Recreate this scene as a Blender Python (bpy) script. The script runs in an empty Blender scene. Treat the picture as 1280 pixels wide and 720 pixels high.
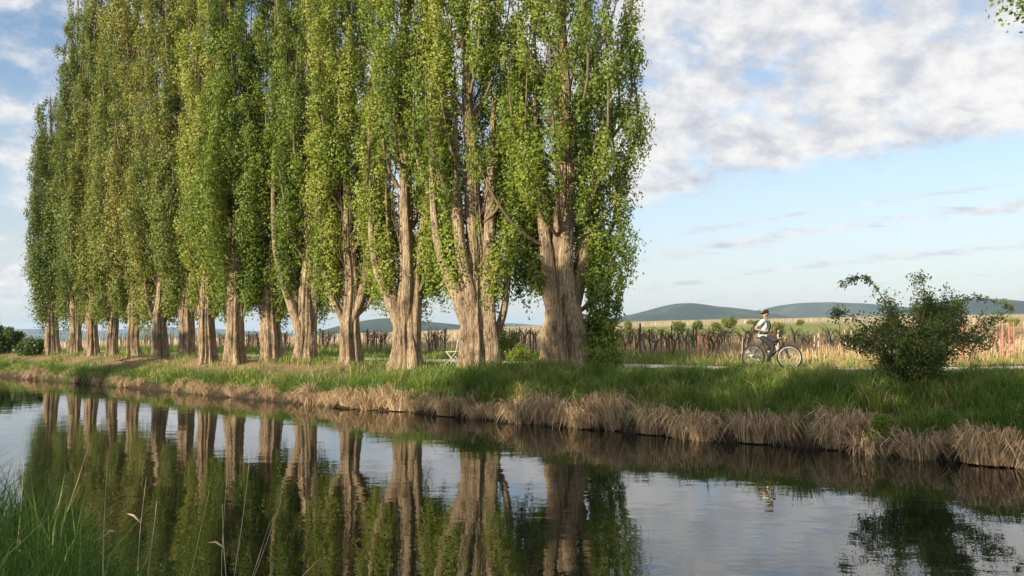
import bpy, bmesh, math, random
import numpy as np
from mathutils import Vector, Matrix, Quaternion

SC = bpy.context.scene
COL = SC.collection
rad = math.radians

# ------------------------------------------------------------------ camera
F_PX, CAM_H = 995.5, 2.45
PITCH, ROLL = math.atan(48 / F_PX), rad(0.6)
cam_d = bpy.data.cameras.new("camera")
cam = bpy.data.objects.new("camera", cam_d)
COL.objects.link(cam)
fwd = Vector((0, math.cos(PITCH), math.sin(PITCH)))
up0 = Vector((0, -math.sin(PITCH), math.cos(PITCH)))
cr, sr = math.cos(ROLL), math.sin(ROLL)
RIGHT = Vector((1, 0, 0)) * cr - up0 * sr
UP = Vector((1, 0, 0)) * sr + up0 * cr
m = Matrix((RIGHT, UP, -fwd)).transposed().to_4x4()
m.translation = Vector((0, 0, CAM_H))
cam.matrix_world = m
cam_d.sensor_width = 36.0
cam_d.lens = F_PX / 1280 * 36.0
cam_d.clip_start, cam_d.clip_end = 0.05, 30000
SC.camera = cam

# ------------------------------------------------------------------ sun, sky, exposure
LX, LY, SUN_EL = 0.70, 0.714, rad(20.5)          # horizontal direction the light travels in
sun_d = bpy.data.lights.new("sun", 'SUN')
sun_d.energy, sun_d.angle, sun_d.color = 4.6, rad(0.55), (1.0, 0.85, 0.64)
sun = bpy.data.objects.new("sun", sun_d)
COL.objects.link(sun)
sdir = Vector((LX * math.cos(SUN_EL), LY * math.cos(SUN_EL), -math.sin(SUN_EL)))
sun.rotation_euler = sdir.to_track_quat('-Z', 'Y').to_euler()
sun.location = (-30, -40, 40)

W = bpy.data.worlds.new("World")
SC.world = W
W.use_nodes = True


class NT:
    """small helper around a node tree"""
    def __init__(s, tree):
        s.t = tree
        tree.nodes.clear()

    def n(s, kind, **kw):
        nd = s.t.nodes.new(kind)
        for k, v in kw.items():
            if k.startswith('i_'):
                key = k[2:]
                nd.inputs[int(key) if key.isdigit() else key.replace('_', ' ')].default_value = v
            else:
                setattr(nd, k, v)
        return nd

    def l(s, a, b):
        s.t.links.new(a, b)

    def val(s, sock, x):
        if hasattr(x, 'is_linked') or hasattr(x, 'links'):
            s.l(x, sock)
        else:
            sock.default_value = x

    def math(s, op, a, b=None, c=None, clamp=False):
        nd = s.n('ShaderNodeMath', operation=op, use_clamp=clamp)
        s.val(nd.inputs[0], a)
        if b is not None: s.val(nd.inputs[1], b)
        if c is not None: s.val(nd.inputs[2], c)
        return nd.outputs[0]

    def ramp(s, fac, stops, interp='LINEAR'):
        nd = s.n('ShaderNodeValToRGB')
        nd.color_ramp.interpolation = interp
        el = nd.color_ramp.elements
        while len(el) < len(stops): el.new(0.5)
        for e, (p, c) in zip(el, stops):
            e.position = p
            e.color = (c[0], c[1], c[2], 1) if len(c) == 3 else c
        s.l(fac, nd.inputs[0])
        return nd.outputs[0]

    def noise(s, vec, scale, detail=4, rough=0.55, dist=0.0):
        nd = s.n('ShaderNodeTexNoise', i_Scale=scale, i_Detail=detail, i_Roughness=rough, i_Distortion=dist)
        if vec is not None: s.l(vec, nd.inputs['Vector'])
        return nd.outputs[0]

    def mapr(s, x, a, b, c=0.0, d=1.0, smooth=True):
        nd = s.n('ShaderNodeMapRange', interpolation_type='SMOOTHSTEP' if smooth else 'LINEAR')
        s.val(nd.inputs[0], x)
        for i, v in enumerate((a, b, c, d)): nd.inputs[1 + i].default_value = v
        return nd.outputs[0]

    def mix(s, fac, a, b, blend='MIX'):
        nd = s.n('ShaderNodeMix', data_type='RGBA', blend_type=blend)
        s.val(nd.inputs[0], fac)
        for sock, v in ((nd.inputs[6], a), (nd.inputs[7], b)):
            if isinstance(v, tuple): sock.default_value = (*v[:3], 1)
            else: s.l(v, sock)
        return nd.outputs[2]


def build_world():
    t = NT(W.node_tree)
    out = t.n('ShaderNodeOutputWorld')
    sky = t.n('ShaderNodeTexSky', sky_type='NISHITA', sun_disc=False, sun_elevation=SUN_EL,
              sun_rotation=math.atan2(-LX, -LY), altitude=200, air_density=1.0, dust_density=0.9, ozone_density=1.6)
    bg_sky = t.n('ShaderNodeBackground', i_Strength=0.10)
    t.l(sky.outputs[0], bg_sky.inputs[0])
    tc = t.n('ShaderNodeTexCoord')
    sep = t.n('ShaderNodeSeparateXYZ')
    t.l(tc.outputs['Generated'], sep.inputs[0])
    z = t.math('ADD', t.math('MAXIMUM', sep.outputs[2], 0.0), 0.2)
    px, py = t.math('DIVIDE', sep.outputs[0], z), t.math('DIVIDE', sep.outputs[1], z)
    comb = t.n('ShaderNodeCombineXYZ')
    t.l(px, comb.inputs[0]); t.l(py, comb.inputs[1])
    v = comb.outputs[0]
    across = t.math('ADD', t.math('MULTIPLY', px, 0.632), t.math('MULTIPLY', py, 0.775))
    z2 = t.math('ADD', t.math('MAXIMUM', sep.outputs[2], 0.0), 0.5)
    comb2 = t.n('ShaderNodeCombineXYZ')
    t.l(t.math('DIVIDE', sep.outputs[0], z2), comb2.inputs[0]); t.l(t.math('DIVIDE', sep.outputs[1], z2), comb2.inputs[1])
    v2 = comb2.outputs[0]
    big = t.noise(v2, 4.2, 7, 0.56, 0.25)
    fine = t.noise(v2, 14.0, 8, 0.60, 0.2)
    # a broken layer that ends along a line far out
    edge = t.math('ADD', across, t.math('MULTIPLY', t.math('SUBTRACT', big, 0.5), 0.5))
    cover = t.mapr(edge, 2.30, 2.70, 1, 0)
    side = t.mapr(px, -0.9, 0.1, 0.70, 1)
    cover = t.math('MULTIPLY', cover, side)
    lay = t.math('ADD', t.math('MULTIPLY', big, 0.55), t.math('MULTIPLY', fine, 0.45))
    lay = t.math('ADD', lay, t.math('MULTIPLY', cover, 0.30))
    dens = t.mapr(lay, 0.63, 0.81)
    dens = t.math('MULTIPLY', dens, t.mapr(cover, 0.0, 0.35))
    # streaks beyond the edge
    mp = t.n('ShaderNodeMapping')
    mp.inputs['Rotation'].default_value = (0, 0, rad(39.2))
    mp.inputs['Scale'].default_value = (0.8, 3.2, 1)
    t.l(v, mp.inputs[0])
    st = t.noise(mp.outputs[0], 3.0, 6, 0.6, 0.4)
    bands = None
    for c0, w, g in ((3.07, 0.13, 0.9), (3.55, 0.10, 0.7), (2.85, 0.05, 0.6), (3.95, 0.14, 0.4)):
        b = t.math('SUBTRACT', 1.0, t.math('DIVIDE', t.math('ABSOLUTE', t.math('SUBTRACT', across, c0)), w), clamp=True)
        b = t.math('MULTIPLY', t.mapr(t.math('ADD', st, t.math('MULTIPLY', b, 0.30)), 0.58, 0.86), g)
        b = t.math('MULTIPLY', b, t.mapr(px, 0.3, 1.0))
        bands = b if bands is None else t.math('MAXIMUM', bands, b)
    dens = t.math('MAXIMUM', dens, bands)
    # thin veil towards the horizon
    veil = t.math('MULTIPLY', t.mapr(sep.outputs[2], 0.0, 0.32, 1, 0), 0.72)
    shade = t.math('ADD', t.math('MULTIPLY', t.noise(v2, 15.0, 8, 0.60, 0.15), 0.62), t.math('MULTIPLY', big, 0.38))
    ccol = t.ramp(shade, [(0.38, (0.62, 0.65, 0.74)), (0.46, (0.77, 0.785, 0.84)), (0.52, (0.93, 0.925, 0.94)), (0.59, (1.06, 1.05, 1.03))])
    bg_c = t.n('ShaderNodeBackground', i_Strength=0.50)
    t.l(ccol, bg_c.inputs[0])
    bg_v = t.n('ShaderNodeBackground', i_Strength=0.46)
    bg_v.inputs[0].default_value = (0.84, 0.86, 0.92, 1)
    m1 = t.n('ShaderNodeMixShader'); m2 = t.n('ShaderNodeMixShader')
    t.l(veil, m1.inputs[0]); t.l(bg_sky.outputs[0], m1.inputs[1]); t.l(bg_v.outputs[0], m1.inputs[2])
    t.l(dens, m2.inputs[0]); t.l(m1.outputs[0], m2.inputs[1]); t.l(bg_c.outputs[0], m2.inputs[2])
    t.l(m2.outputs[0], out.inputs[0])


build_world()
vs = SC.view_settings
vs.view_transform, vs.look, vs.exposure, vs.gamma = 'Standard', 'None', 0.88, 1.0
vs.use_curve_mapping = False
cy = SC.cycles
cy.max_bounces, cy.diffuse_bounces, cy.glossy_bounces, cy.transmission_bounces = 6, 3, 3, 3
cy.transparent_max_bounces, cy.volume_bounces = 6, 0
cy.use_adaptive_sampling = True
cy.adaptive_threshold = 0.015
cy.sample_clamp_indirect = 6.0

# ------------------------------------------------------------------ pixel and bank coordinates
def ray(x, y):
    return RIGHT * ((x - 640) / F_PX) - UP * ((y - 360) / F_PX) + fwd

def at_depth(x, y, Y):
    d = ray(x, y)
    return Vector((0, 0, CAM_H)) + d * (Y / d.y)

D = np.array([0.7710, -0.6368])      # along the canal, to the right
N = np.array([0.6368, 0.7710])       # inland over the far bank
O = np.array([0.0, 20.5])

def ts_xy(t, s):
    t, s = np.asarray(t, float), np.asarray(s, float)
    return O[0] + D[0] * t + N[0] * s, O[1] + D[1] * t + N[1] * s

def xy_ts(x, y):
    x, y = np.asarray(x, float), np.asarray(y, float) - O[1]
    return D[0] * x + D[1] * y, N[0] * x + N[1] * y

ONES = "zeroth first second third fourth fifth sixth seventh eighth ninth tenth eleventh twelfth thirteenth fourteenth fifteenth sixteenth seventeenth eighteenth nineteenth".split()
def nth(n):
    if n < 20: return ONES[n]
    tens = ["twent", "thirt", "fort", "fift", "sixt", "sevent", "eight", "ninet"][n // 10 - 2]
    return tens + "ieth" if n % 10 == 0 else tens + "y-" + ONES[n % 10]

# smooth value noise for numpy
_rn = np.random.default_rng(5)
_tab = _rn.random((256, 256))

def vnoise(x, y):
    x, y = np.asarray(x, float), np.asarray(y, float)
    xi, yi = np.floor(x).astype(int), np.floor(y).astype(int)
    fx, fy = x - xi, y - yi
    fx, fy = fx * fx * (3 - 2 * fx), fy * fy * (3 - 2 * fy)
    g = lambda a, b: _tab[a % 256, b % 256]
    return (g(xi, yi) * (1 - fx) + g(xi + 1, yi) * fx) * (1 - fy) + (g(xi, yi + 1) * (1 - fx) + g(xi + 1, yi + 1) * fx) * fy

def fbm(x, y, o=4):
    v, a, tot = 0, 1.0, 0
    for i in range(o):
        v = v + a * vnoise(np.asarray(x) * 2 ** i + 17 * i, np.asarray(y) * 2 ** i + 31 * i); tot += a; a *= 0.5
    return v / tot

def path_s(t):
    t = np.asarray(t, float)
    return 7.05 + 0.07 * np.clip(t - 2, 0, 14) ** 2 + np.clip(t - 16, 0, None) * 1.4

def edge_wob(t):                      # the waterline is not ruled
    return 0.34 * (vnoise(t * 0.55, t * 0 + 3.3) - 0.5) + 0.22 * (vnoise(t * 1.7, t * 0 + 8.1) - 0.5)

def gz(x, y):
    """height of the far bank land"""
    t, s = xy_ts(x, y)
    e = s - edge_wob(t)
    z = np.interp(e, [-3, -1.2, -0.25, 0.0, 0.12, 0.5, 1.2, 2.2, 3.2, 4.5], [-1.4, -0.9, -0.35, -0.12, 0.22, 0.46, 0.66, 0.92, 1.06, 1.10])
    dp = np.abs(s - path_s(t))
    lump = (fbm(x * 0.55, y * 0.55, 3) - 0.5) * 0.30 * np.clip((dp - 1.1) / 1.2, 0, 1) * np.clip(e / 0.8, 0, 1) * np.clip((60 - y) / 30, 0, 1)
    z = z + lump
    u = np.clip(x / np.maximum(y, 1), -1.2, 1.2)
    z = z + np.clip(y - 60, 0, None) * np.interp(u, [-0.6, -0.3, -0.1, 0, 0.2, 0.6], [-0.016, -0.012, -0.004, 0, 0.006, 0.0095]) + np.clip(s - 9, 0, 60) * 0.0015
    far = np.clip((y - 80) / 400, 0, 1)
    z = z + far * (fbm(x * 0.004 + 3, y * 0.004 + 9, 3) - 0.5) * 5
    return z

def gzf(x, y): return float(gz(x, y))

def row_point(x_px, s):
    """where the column of pixel x_px meets the line at distance s behind the waterline"""
    d = ray(x_px, 448)
    k = (s + N[1] * O[1]) / (N[0] * d.x + N[1] * d.y)
    return d.x * k, d.y * k

# ------------------------------------------------------------------ objects and meshes
def tag(o, label=None, cat=None, group=None, kind=None):
    if label: o["label"] = label
    if cat: o["category"] = cat
    if group: o["group"] = group
    if kind: o["kind"] = kind
    return o

def mesh_np(name, verts, tris=None, quads=None, smooth=False, attrs=None):
    me = bpy.data.meshes.new(name)
    verts = np.asarray(verts, np.float32).reshape(-1, 3)
    parts, starts, off = [], [], 0
    if tris is not None and len(tris):
        tris = np.asarray(tris, np.int32).reshape(-1, 3)
        parts.append(tris.ravel()); starts.append(np.arange(len(tris), dtype=np.int32) * 3); off = tris.size
    if quads is not None and len(quads):
        quads = np.asarray(quads, np.int32).reshape(-1, 4)
        parts.append(quads.ravel()); starts.append(off + np.arange(len(quads), dtype=np.int32) * 4)
    idx, st = np.concatenate(parts), np.concatenate(starts)
    me.vertices.add(len(verts)); me.vertices.foreach_set('co', verts.ravel())
    me.loops.add(len(idx)); me.loops.foreach_set('vertex_index', idx)
    me.polygons.add(len(st)); me.polygons.foreach_set('loop_start', st)
    if smooth: me.polygons.foreach_set('use_smooth', np.ones(len(st), bool))
    for k, a in (attrs or {}).items():
        a = np.asarray(a, np.float32)
        if a.ndim == 1:
            at = me.attributes.new(k, 'FLOAT', 'POINT'); at.data.foreach_set('value', a)
        else:
            at = me.attributes.new(k, 'FLOAT_COLOR', 'POINT'); at.data.foreach_set('color', a.ravel())
    me.update(calc_edges=True)
    me.validate()
    return me

def link(name, me, mat=None, parent=None, loc=None, **tags):
    o = bpy.data.objects.new(name, me)
    COL.objects.link(o)
    if mat is not None and me is not None and not me.materials: me.materials.append(mat)
    if parent is not None: o.parent = parent
    if loc is not None: o.location = loc
    return tag(o, **tags)

def empty(name, loc, rz=0.0, **tags):
    o = bpy.data.objects.new(name, None)
    o.empty_display_size = 0.2
    COL.objects.link(o)
    o.location = loc; o.rotation_euler = (0, 0, rz)
    return tag(o, **tags)

class Geo:
    """collects tubes, boxes and quads into one mesh"""
    def __init__(s):
        s.v, s.q, s.t, s.n = [], [], [], 0

    def add(s, v, q=None, t=None):
        v = np.asarray(v, float).reshape(-1, 3)
        if q is not None and len(q): s.q.append(np.asarray(q, int).reshape(-1, 4) + s.n)
        if t is not None and len(t): s.t.append(np.asarray(t, int).reshape(-1, 3) + s.n)
        s.v.append(v); s.n += len(v)
        return s

    def tube(s, pts, r, seg=6, cap=True, flute=None, closed=False):
        P = np.asarray(pts, float); n = len(P)
        r = np.broadcast_to(np.asarray(r, float), (n,))
        if closed:
            T = np.roll(P, -1, 0) - np.roll(P, 1, 0)
        else:
            T = np.gradient(P, axis=0)
        T /= np.linalg.norm(T, axis=1)[:, None] + 1e-12
        ref = np.array([1.0, 0, 0]) if abs(T[0, 0]) < 0.8 else np.array([0, 1.0, 0])
        A = np.zeros_like(P); a = ref
        for i in range(n):
            a = a - T[i] * (a @ T[i]); a /= np.linalg.norm(a) + 1e-12; A[i] = a
        B = np.cross(T, A)
        th = np.arange(seg) / seg * 2 * np.pi
        R = r[:, None] * (np.ones((1, seg)) if flute is None else flute(th[None, :], np.arange(n)[:, None], P))
        V = P[:, None, :] + R[:, :, None] * (np.cos(th)[None, :, None] * A[:, None, :] + np.sin(th)[None, :, None] * B[:, None, :])
        i, j = np.meshgrid(np.arange(n if closed else n - 1), np.arange(seg), indexing='ij')
        i2, j2 = (i + 1) % n, (j + 1) % seg
        Q = np.stack([i * seg + j, i * seg + j2, i2 * seg + j2, i2 * seg + j], -1).reshape(-1, 4)
        V = V.reshape(-1, 3); Tn = []
        if cap and not closed:
            k = len(V); V = np.vstack([V, P[0], P[-1]])
            jj = np.arange(seg)
            Tn = np.vstack([np.stack([np.full(seg, k), (jj + 1) % seg, jj], -1),
                            np.stack([np.full(seg, k + 1), (n - 1) * seg + jj, (n - 1) * seg + (jj + 1) % seg], -1)])
        return s.add(V, Q, Tn)

    def box(s, c, size, rot=None):
        c = np.asarray(c, float); h = np.asarray(size, float) / 2
        v = np.array([[x, y, z] for z in (-1, 1) for y in (-1, 1) for x in (-1, 1)], float) * h
        if rot is not None: v = v @ np.asarray(rot.to_3x3()).T
        return s.add(v + c, [[0, 2, 3, 1], [4, 5, 7, 6], [0, 1, 5, 4], [2, 6, 7, 3], [0, 4, 6, 2], [1, 3, 7, 5]])

    def ellipsoid(s, c, r, nu=12, nv=8, fn=None):
        c, r = np.asarray(c, float), np.asarray(r, float)
        u = np.arange(nu) / nu * 2 * np.pi; w = np.linspace(0, np.pi, nv + 1)
        V = np.stack([np.sin(w)[:, None] * np.cos(u), np.sin(w)[:, None] * np.sin(u), np.repeat(np.cos(w)[:, None], nu, 1)], -1)
        if fn is not None: V = fn(V)
        i, j = np.meshgrid(np.arange(nv), np.arange(nu), indexing='ij')
        Q = np.stack([i * nu + j, (i + 1) * nu + j, (i + 1) * nu + (j + 1) % nu, i * nu + (j + 1) % nu], -1)
        return s.add((V * r + c).reshape(-1, 3), Q.reshape(-1, 4))

    def mesh(s, name, smooth=True, attrs=None):
        return mesh_np(name, np.vstack(s.v), np.vstack(s.t) if s.t else None, np.vstack(s.q) if s.q else None, smooth, attrs)

# ------------------------------------------------------------------ materials
MATS = {}

def new_mat(name):
    mt = bpy.data.materials.new(name); mt.use_nodes = True
    t = NT(mt.node_tree)
    out = t.n('ShaderNodeOutputMaterial')
    MATS[name] = mt
    return mt, t, out

def plain(name, col, rough=0.6, metal=0.0, var=0.15, scale=8.0, spec=0.4):
    mt, t, out = new_mat(name)
    p = t.n('ShaderNodeBsdfPrincipled', i_Roughness=rough, i_Metallic=metal)
    p.inputs['Specular IOR Level'].default_value = spec
    tc = t.n('ShaderNodeTexCoord')
    nz = t.noise(tc.outputs['Object'], scale, 5, 0.6)
    lo, hi = tuple(c * (1 - var) for c in col), tuple(min(1, c * (1 + var)) for c in col)
    t.l(t.ramp(nz, [(0.3, lo), (0.7, hi)]), p.inputs['Base Color'])
    t.l(p.outputs[0], out.inputs[0])
    return mt

def leaf_mat(name, stops, trans=0.32, tcol=(0.30, 0.36, 0.03), rough=0.5):
    mt, t, out = new_mat(name)
    at = t.n('ShaderNodeAttribute', attribute_name='tint')
    col = t.ramp(at.outputs['Fac'], stops)
    p = t.n('ShaderNodeBsdfPrincipled', i_Roughness=rough)
    p.inputs['Specular IOR Level'].default_value = 0.35
    t.l(col, p.inputs['Base Color'])
    tr = t.n('ShaderNodeBsdfTranslucent')
    t.l(t.mix(0.55, col, tcol), tr.inputs[0])
    mx = t.n('ShaderNodeMixShader', i_0=trans)
    t.l(p.outputs[0], mx.inputs[1]); t.l(tr.outputs[0], mx.inputs[2])
    t.l(mx.outputs[0], out.inputs[0])
    return mt

POPLAR = leaf_mat('poplar_leaf', [(0.0, (0.062, 0.112, 0.018)), (0.4, (0.138, 0.210, 0.028)), (0.75, (0.232, 0.300, 0.040)), (1.0, (0.330, 0.345, 0.070))])
POPLAR_OLD = leaf_mat('poplar_leaf_olive', [(0.0, (0.066, 0.112, 0.024)), (0.45, (0.155, 0.200, 0.038)), (0.8, (0.260, 0.265, 0.058)), (1.0, (0.340, 0.290, 0.100))], trans=0.3)
SHRUB = leaf_mat('shrub_leaf', [(0.0, (0.030, 0.066, 0.020)), (0.5, (0.066, 0.115, 0.028)), (1.0, (0.160, 0.180, 0.040))], trans=0.25, tcol=(0.14, 0.22, 0.03))
FRESH = leaf_mat('fresh_leaf', [(0.0, (0.060, 0.120, 0.018)), (0.5, (0.120, 0.190, 0.026)), (1.0, (0.230, 0.260, 0.040))], trans=0.3)
GRASS = leaf_mat('grass_blade', [(0.0, (0.045, 0.105, 0.018)), (0.35, (0.105, 0.200, 0.030)), (0.7, (0.175, 0.240, 0.040)), (0.88, (0.29, 0.28, 0.07)), (1.0, (0.48, 0.36, 0.18))], trans=0.3, tcol=(0.16, 0.30, 0.02))
STRAW = leaf_mat('straw_blade', [(0.0, (0.16, 0.100, 0.052)), (0.30, (0.42, 0.285, 0.16)), (0.7, (0.64, 0.48, 0.29)), (1.0, (0.78, 0.65, 0.45))], trans=0.15, tcol=(0.5, 0.36, 0.2), rough=0.7)

def bark_mat(name, stops, scale=(7, 7, 0.9), bump=0.9):
    mt, t, out = new_mat(name)
    tc = t.n('ShaderNodeTexCoord')
    mp = t.n('ShaderNodeMapping'); mp.inputs['Scale'].default_value = scale
    t.l(tc.outputs['Object'], mp.inputs[0])
    n1 = t.noise(mp.outputs[0], 2.0, 8, 0.66, 0.6)
    n2 = t.noise(tc.outputs['Object'], 1.3, 4, 0.55)
    n3 = t.noise(tc.outputs['Object'], 9.0, 6, 0.7)
    vo = t.n('ShaderNodeTexVoronoi', feature='DISTANCE_TO_EDGE', i_Scale=1.7)
    mp2 = t.n('ShaderNodeMapping'); mp2.inputs['Scale'].default_value = (scale[0] * 1.1, scale[1] * 1.1, scale[2] * 0.45)
    wob = t.n('ShaderNodeMix', data_type='VECTOR', i_0=0.12)
    nzv = t.n('ShaderNodeTexNoise', i_Scale=3.0, i_Detail=3)
    t.l(tc.outputs['Object'], nzv.inputs['Vector']); t.l(tc.outputs['Object'], wob.inputs[4]); t.l(nzv.outputs['Color'], wob.inputs[5])
    t.l(wob.outputs[1], mp2.inputs[0]); t.l(mp2.outputs[0], vo.inputs['Vector'])
    crack = t.mapr(vo.outputs['Distance'], 0.0, 0.16)
    f = t.math('ADD', t.math('MULTIPLY', n1, 0.44), t.math('ADD', t.math('MULTIPLY', n2, 0.34), t.math('MULTIPLY', n3, 0.22)))
    f = t.math('MULTIPLY', f, t.math('ADD', t.math('MULTIPLY', crack, 0.12), 0.90))
    n1 = t.math('ADD', t.math('ADD', n1, t.math('MULTIPLY', n3, 0.55)), t.math('MULTIPLY', crack, 0.25))
    p = t.n('ShaderNodeBsdfPrincipled', i_Roughness=0.92)
    p.inputs['Specular IOR Level'].default_value = 0.15
    t.l(t.ramp(f, stops), p.inputs['Base Color'])
    b = t.n('ShaderNodeBump', i_Strength=bump, i_Distance=0.05)
    t.l(n1, b.inputs['Height']); t.l(b.outputs[0], p.inputs['Normal'])
    t.l(p.outputs[0], out.inputs[0])
    return mt

BARK = bark_mat('poplar_bark', [(0.36, (0.070, 0.052, 0.034)), (0.43, (0.17, 0.125, 0.080)), (0.51, (0.32, 0.242, 0.158)), (0.62, (0.53, 0.425, 0.295))], scale=(8, 8, 1.2), bump=1.0)
LIMB = bark_mat('limb_bark', [(0.34, (0.085, 0.062, 0.042)), (0.5, (0.20, 0.148, 0.098)), (0.66, (0.34, 0.265, 0.185))], scale=(5, 5, 1.4), bump=0.6)
DARK_BARK = bark_mat('vine_bark', [(0.34, (0.045, 0.033, 0.026)), (0.5, (0.115, 0.084, 0.064)), (0.62, (0.22, 0.17, 0.13))], scale=(9, 9, 3), bump=0.5)
GREY_WOOD = bark_mat('weathered_post', [(0.34, (0.075, 0.058, 0.048)), (0.5, (0.15, 0.12, 0.098)), (0.62, (0.27, 0.225, 0.185))], scale=(14, 14, 1.2), bump=0.3)
RUST = plain('rusty_post', (0.34, 0.165, 0.115), 0.85, 0.0, 0.4, 9)
PALE_POST = plain('pale_post', (0.52, 0.41, 0.30), 0.9, 0.0, 0.25, 6)
STONE = plain('pale_end_stone', (0.55, 0.45, 0.33), 0.95, 0, 0.2, 9)

def ground_mat():
    mt, t, out = new_mat('soil_and_turf')
    at = t.n('ShaderNodeAttribute', attribute_name='albedo')
    tc = t.n('ShaderNodeTexCoord')
    n1 = t.noise(tc.outputs['Object'], 2.2, 8, 0.68)
    n2 = t.noise(tc.outputs['Object'], 17.0, 5, 0.65)
    f = t.math('ADD', t.math('MULTIPLY', n1, 0.55), t.math('MULTIPLY', n2, 0.45))
    var = t.ramp(f, [(0.30, (0.55, 0.52, 0.48)), (0.5, (0.95, 0.95, 0.95)), (0.70, (1.45, 1.4, 1.3))])
    p = t.n('ShaderNodeBsdfPrincipled', i_Roughness=0.95)
    p.inputs['Specular IOR Level'].default_value = 0.1
    t.l(t.mix(1.0, at.outputs['Color'], var, 'MULTIPLY'), p.inputs['Base Color'])
    b = t.n('ShaderNodeBump', i_Strength=0.7, i_Distance=0.06)
    t.l(f, b.inputs['Height']); t.l(b.outputs[0], p.inputs['Normal'])
    t.l(p.outputs[0], out.inputs[0])
    return mt

GROUND = ground_mat()

def water_mat():
    mt, t, out = new_mat('canal_water')
    tc = t.n('ShaderNodeTexCoord')
    p = t.n('ShaderNodeBsdfPrincipled', i_Roughness=0.002, i_IOR=2.0)
    p.inputs['Base Color'].default_value = (0.008, 0.011, 0.006, 1)
    mp = t.n('ShaderNodeMapping')
    mp.inputs['Rotation'].default_value = (0, 0, rad(8))
    mp.inputs['Scale'].default_value = (0.75, 1.35, 1)
    t.l(tc.outputs['Object'], mp.inputs[0])
    wide = t.noise(mp.outputs[0], 0.9, 2, 0.5, 0.4)
    mid = t.noise(mp.outputs[0], 3.4, 2, 0.5, 0.3)
    small = t.noise(mp.outputs[0], 13.0, 2, 0.5)
    patch = t.mapr(t.noise(tc.outputs['Object'], 0.16, 3, 0.6), 0.42, 0.64)
    h = t.math('ADD', t.math('MULTIPLY', wide, 0.018), t.math('MULTIPLY', mid, 0.0060))
    h = t.math('ADD', h, t.math('MULTIPLY', t.math('MULTIPLY', small, 0.0006), t.math('ADD', patch, 0.25)))
    b = t.n('ShaderNodeBump', i_Strength=1.0, i_Distance=0.28)
    t.l(h, b.inputs['Height']); t.l(b.outputs[0], p.inputs['Normal'])
    t.l(p.outputs[0], out.inputs[0])
    return mt

WATER = water_mat()

# ------------------------------------------------------------------ terrain
def sorted_axis(lo, hi, step, far, ratio=1.25):
    a = list(np.arange(lo, hi + step / 2, step))
    st, x = step, hi
    while x < far[1]: st *= ratio; x += st; a.append(x)
    st, x = step, lo
    while x > far[0]: st *= ratio; x -= st; a.insert(0, x)
    return np.array(a)

def grid_mesh(name, tt, ss, zf, colf):
    T_, S_ = np.meshgrid(tt, ss, indexing='ij')
    X, Y = ts_xy(T_, S_)
    Z = zf(X, Y)
    n, k = T_.shape
    i, j = np.meshgrid(np.arange(n - 1), np.arange(k - 1), indexing='ij')
    Q = np.stack([i * k + j, (i + 1) * k + j, (i + 1) * k + j + 1, i * k + j + 1], -1).reshape(-1, 4)
    C = colf(X, Y, T_, S_)
    return mesh_np(name, np.stack([X, Y, Z], -1), quads=Q, smooth=True, attrs={'albedo': C.reshape(-1, 4)})

def lerp(a, b, f): return a + (b - a) * f[..., None]

MUD, TURF, SOIL, DRY, STRAWC, MEADOW = [np.array(c + (1.0,)) for c in
    ((0.040, 0.030, 0.020), (0.070, 0.100, 0.030), (0.30, 0.20, 0.12), (0.33, 0.25, 0.12), (0.44, 0.355, 0.205), (0.20, 0.24, 0.065))]

def far_colour(X, Y, T_, S_):
    C = np.broadcast_to(TURF, X.shape + (4,)).copy()
    n = fbm(X * 0.6, Y * 0.6, 4)
    left = np.clip((-6.5 - T_) / 3.5, 0, 1)
    C = lerp(C, SOIL, left * np.clip((S_ - 1.3) / 0.9, 0, 1) * np.clip((6.5 - S_) / 1.5, 0, 1) * np.clip(n * 3.0 - 0.55, 0, 1))
    beyond = np.clip((S_ - path_s(T_) - 1.6) / 2.0, 0, 1)
    C = lerp(C, DRY, beyond * np.clip(n * 2.2 - 0.35, 0.25, 0.9))
    farf = np.clip((Y - 55) / 60, 0, 1)
    px = X / np.maximum(Y, 1)
    C = lerp(C, STRAWC, farf * (0.55 + 0.45 * np.clip(fbm(X * 0.02, Y * 0.02, 3) * 2 - 0.5, 0, 1)))
    green = np.clip((px - 0.11) / 0.02, 0, 1) * np.clip((0.46 - px) / 0.05, 0, 1) * np.clip((Y - 60) / 8, 0, 1) * np.clip((230 - Y) / 30, 0, 1)
    C = lerp(C, MEADOW, green * np.clip(fbm(X * 0.05, Y * 0.03, 3) * 2.2 - 0.1, 0, 0.95))
    green2 = np.clip((Y - 500) / 100, 0, 1) * np.clip(fbm(X * 0.006, Y * 0.004, 3) * 4 - 1.9, 0, 0.8)
    C = lerp(C, MEADOW, green2)
    C = lerp(C, MUD, np.clip((0.42 - S_) / 0.25, 0, 1))
    return C

ss_far = np.concatenate([[-3.0, -1.2, -0.6, -0.3, -0.12, 0, 0.1, 0.2, 0.3, 0.42, 0.6, 0.8], np.arange(1.0, 14, 0.3)])
ss_far = np.concatenate([ss_far, 14 + np.cumsum(0.3 * 1.16 ** np.arange(58))])
tt_far = sorted_axis(-52, 22, 0.30, (-7000, 7000), 1.13)
link('ground', grid_mesh('ground', tt_far, ss_far[ss_far < 9000], gz, far_colour), GROUND, kind='structure',
     label='grassy far bank and the fields behind it')

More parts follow.
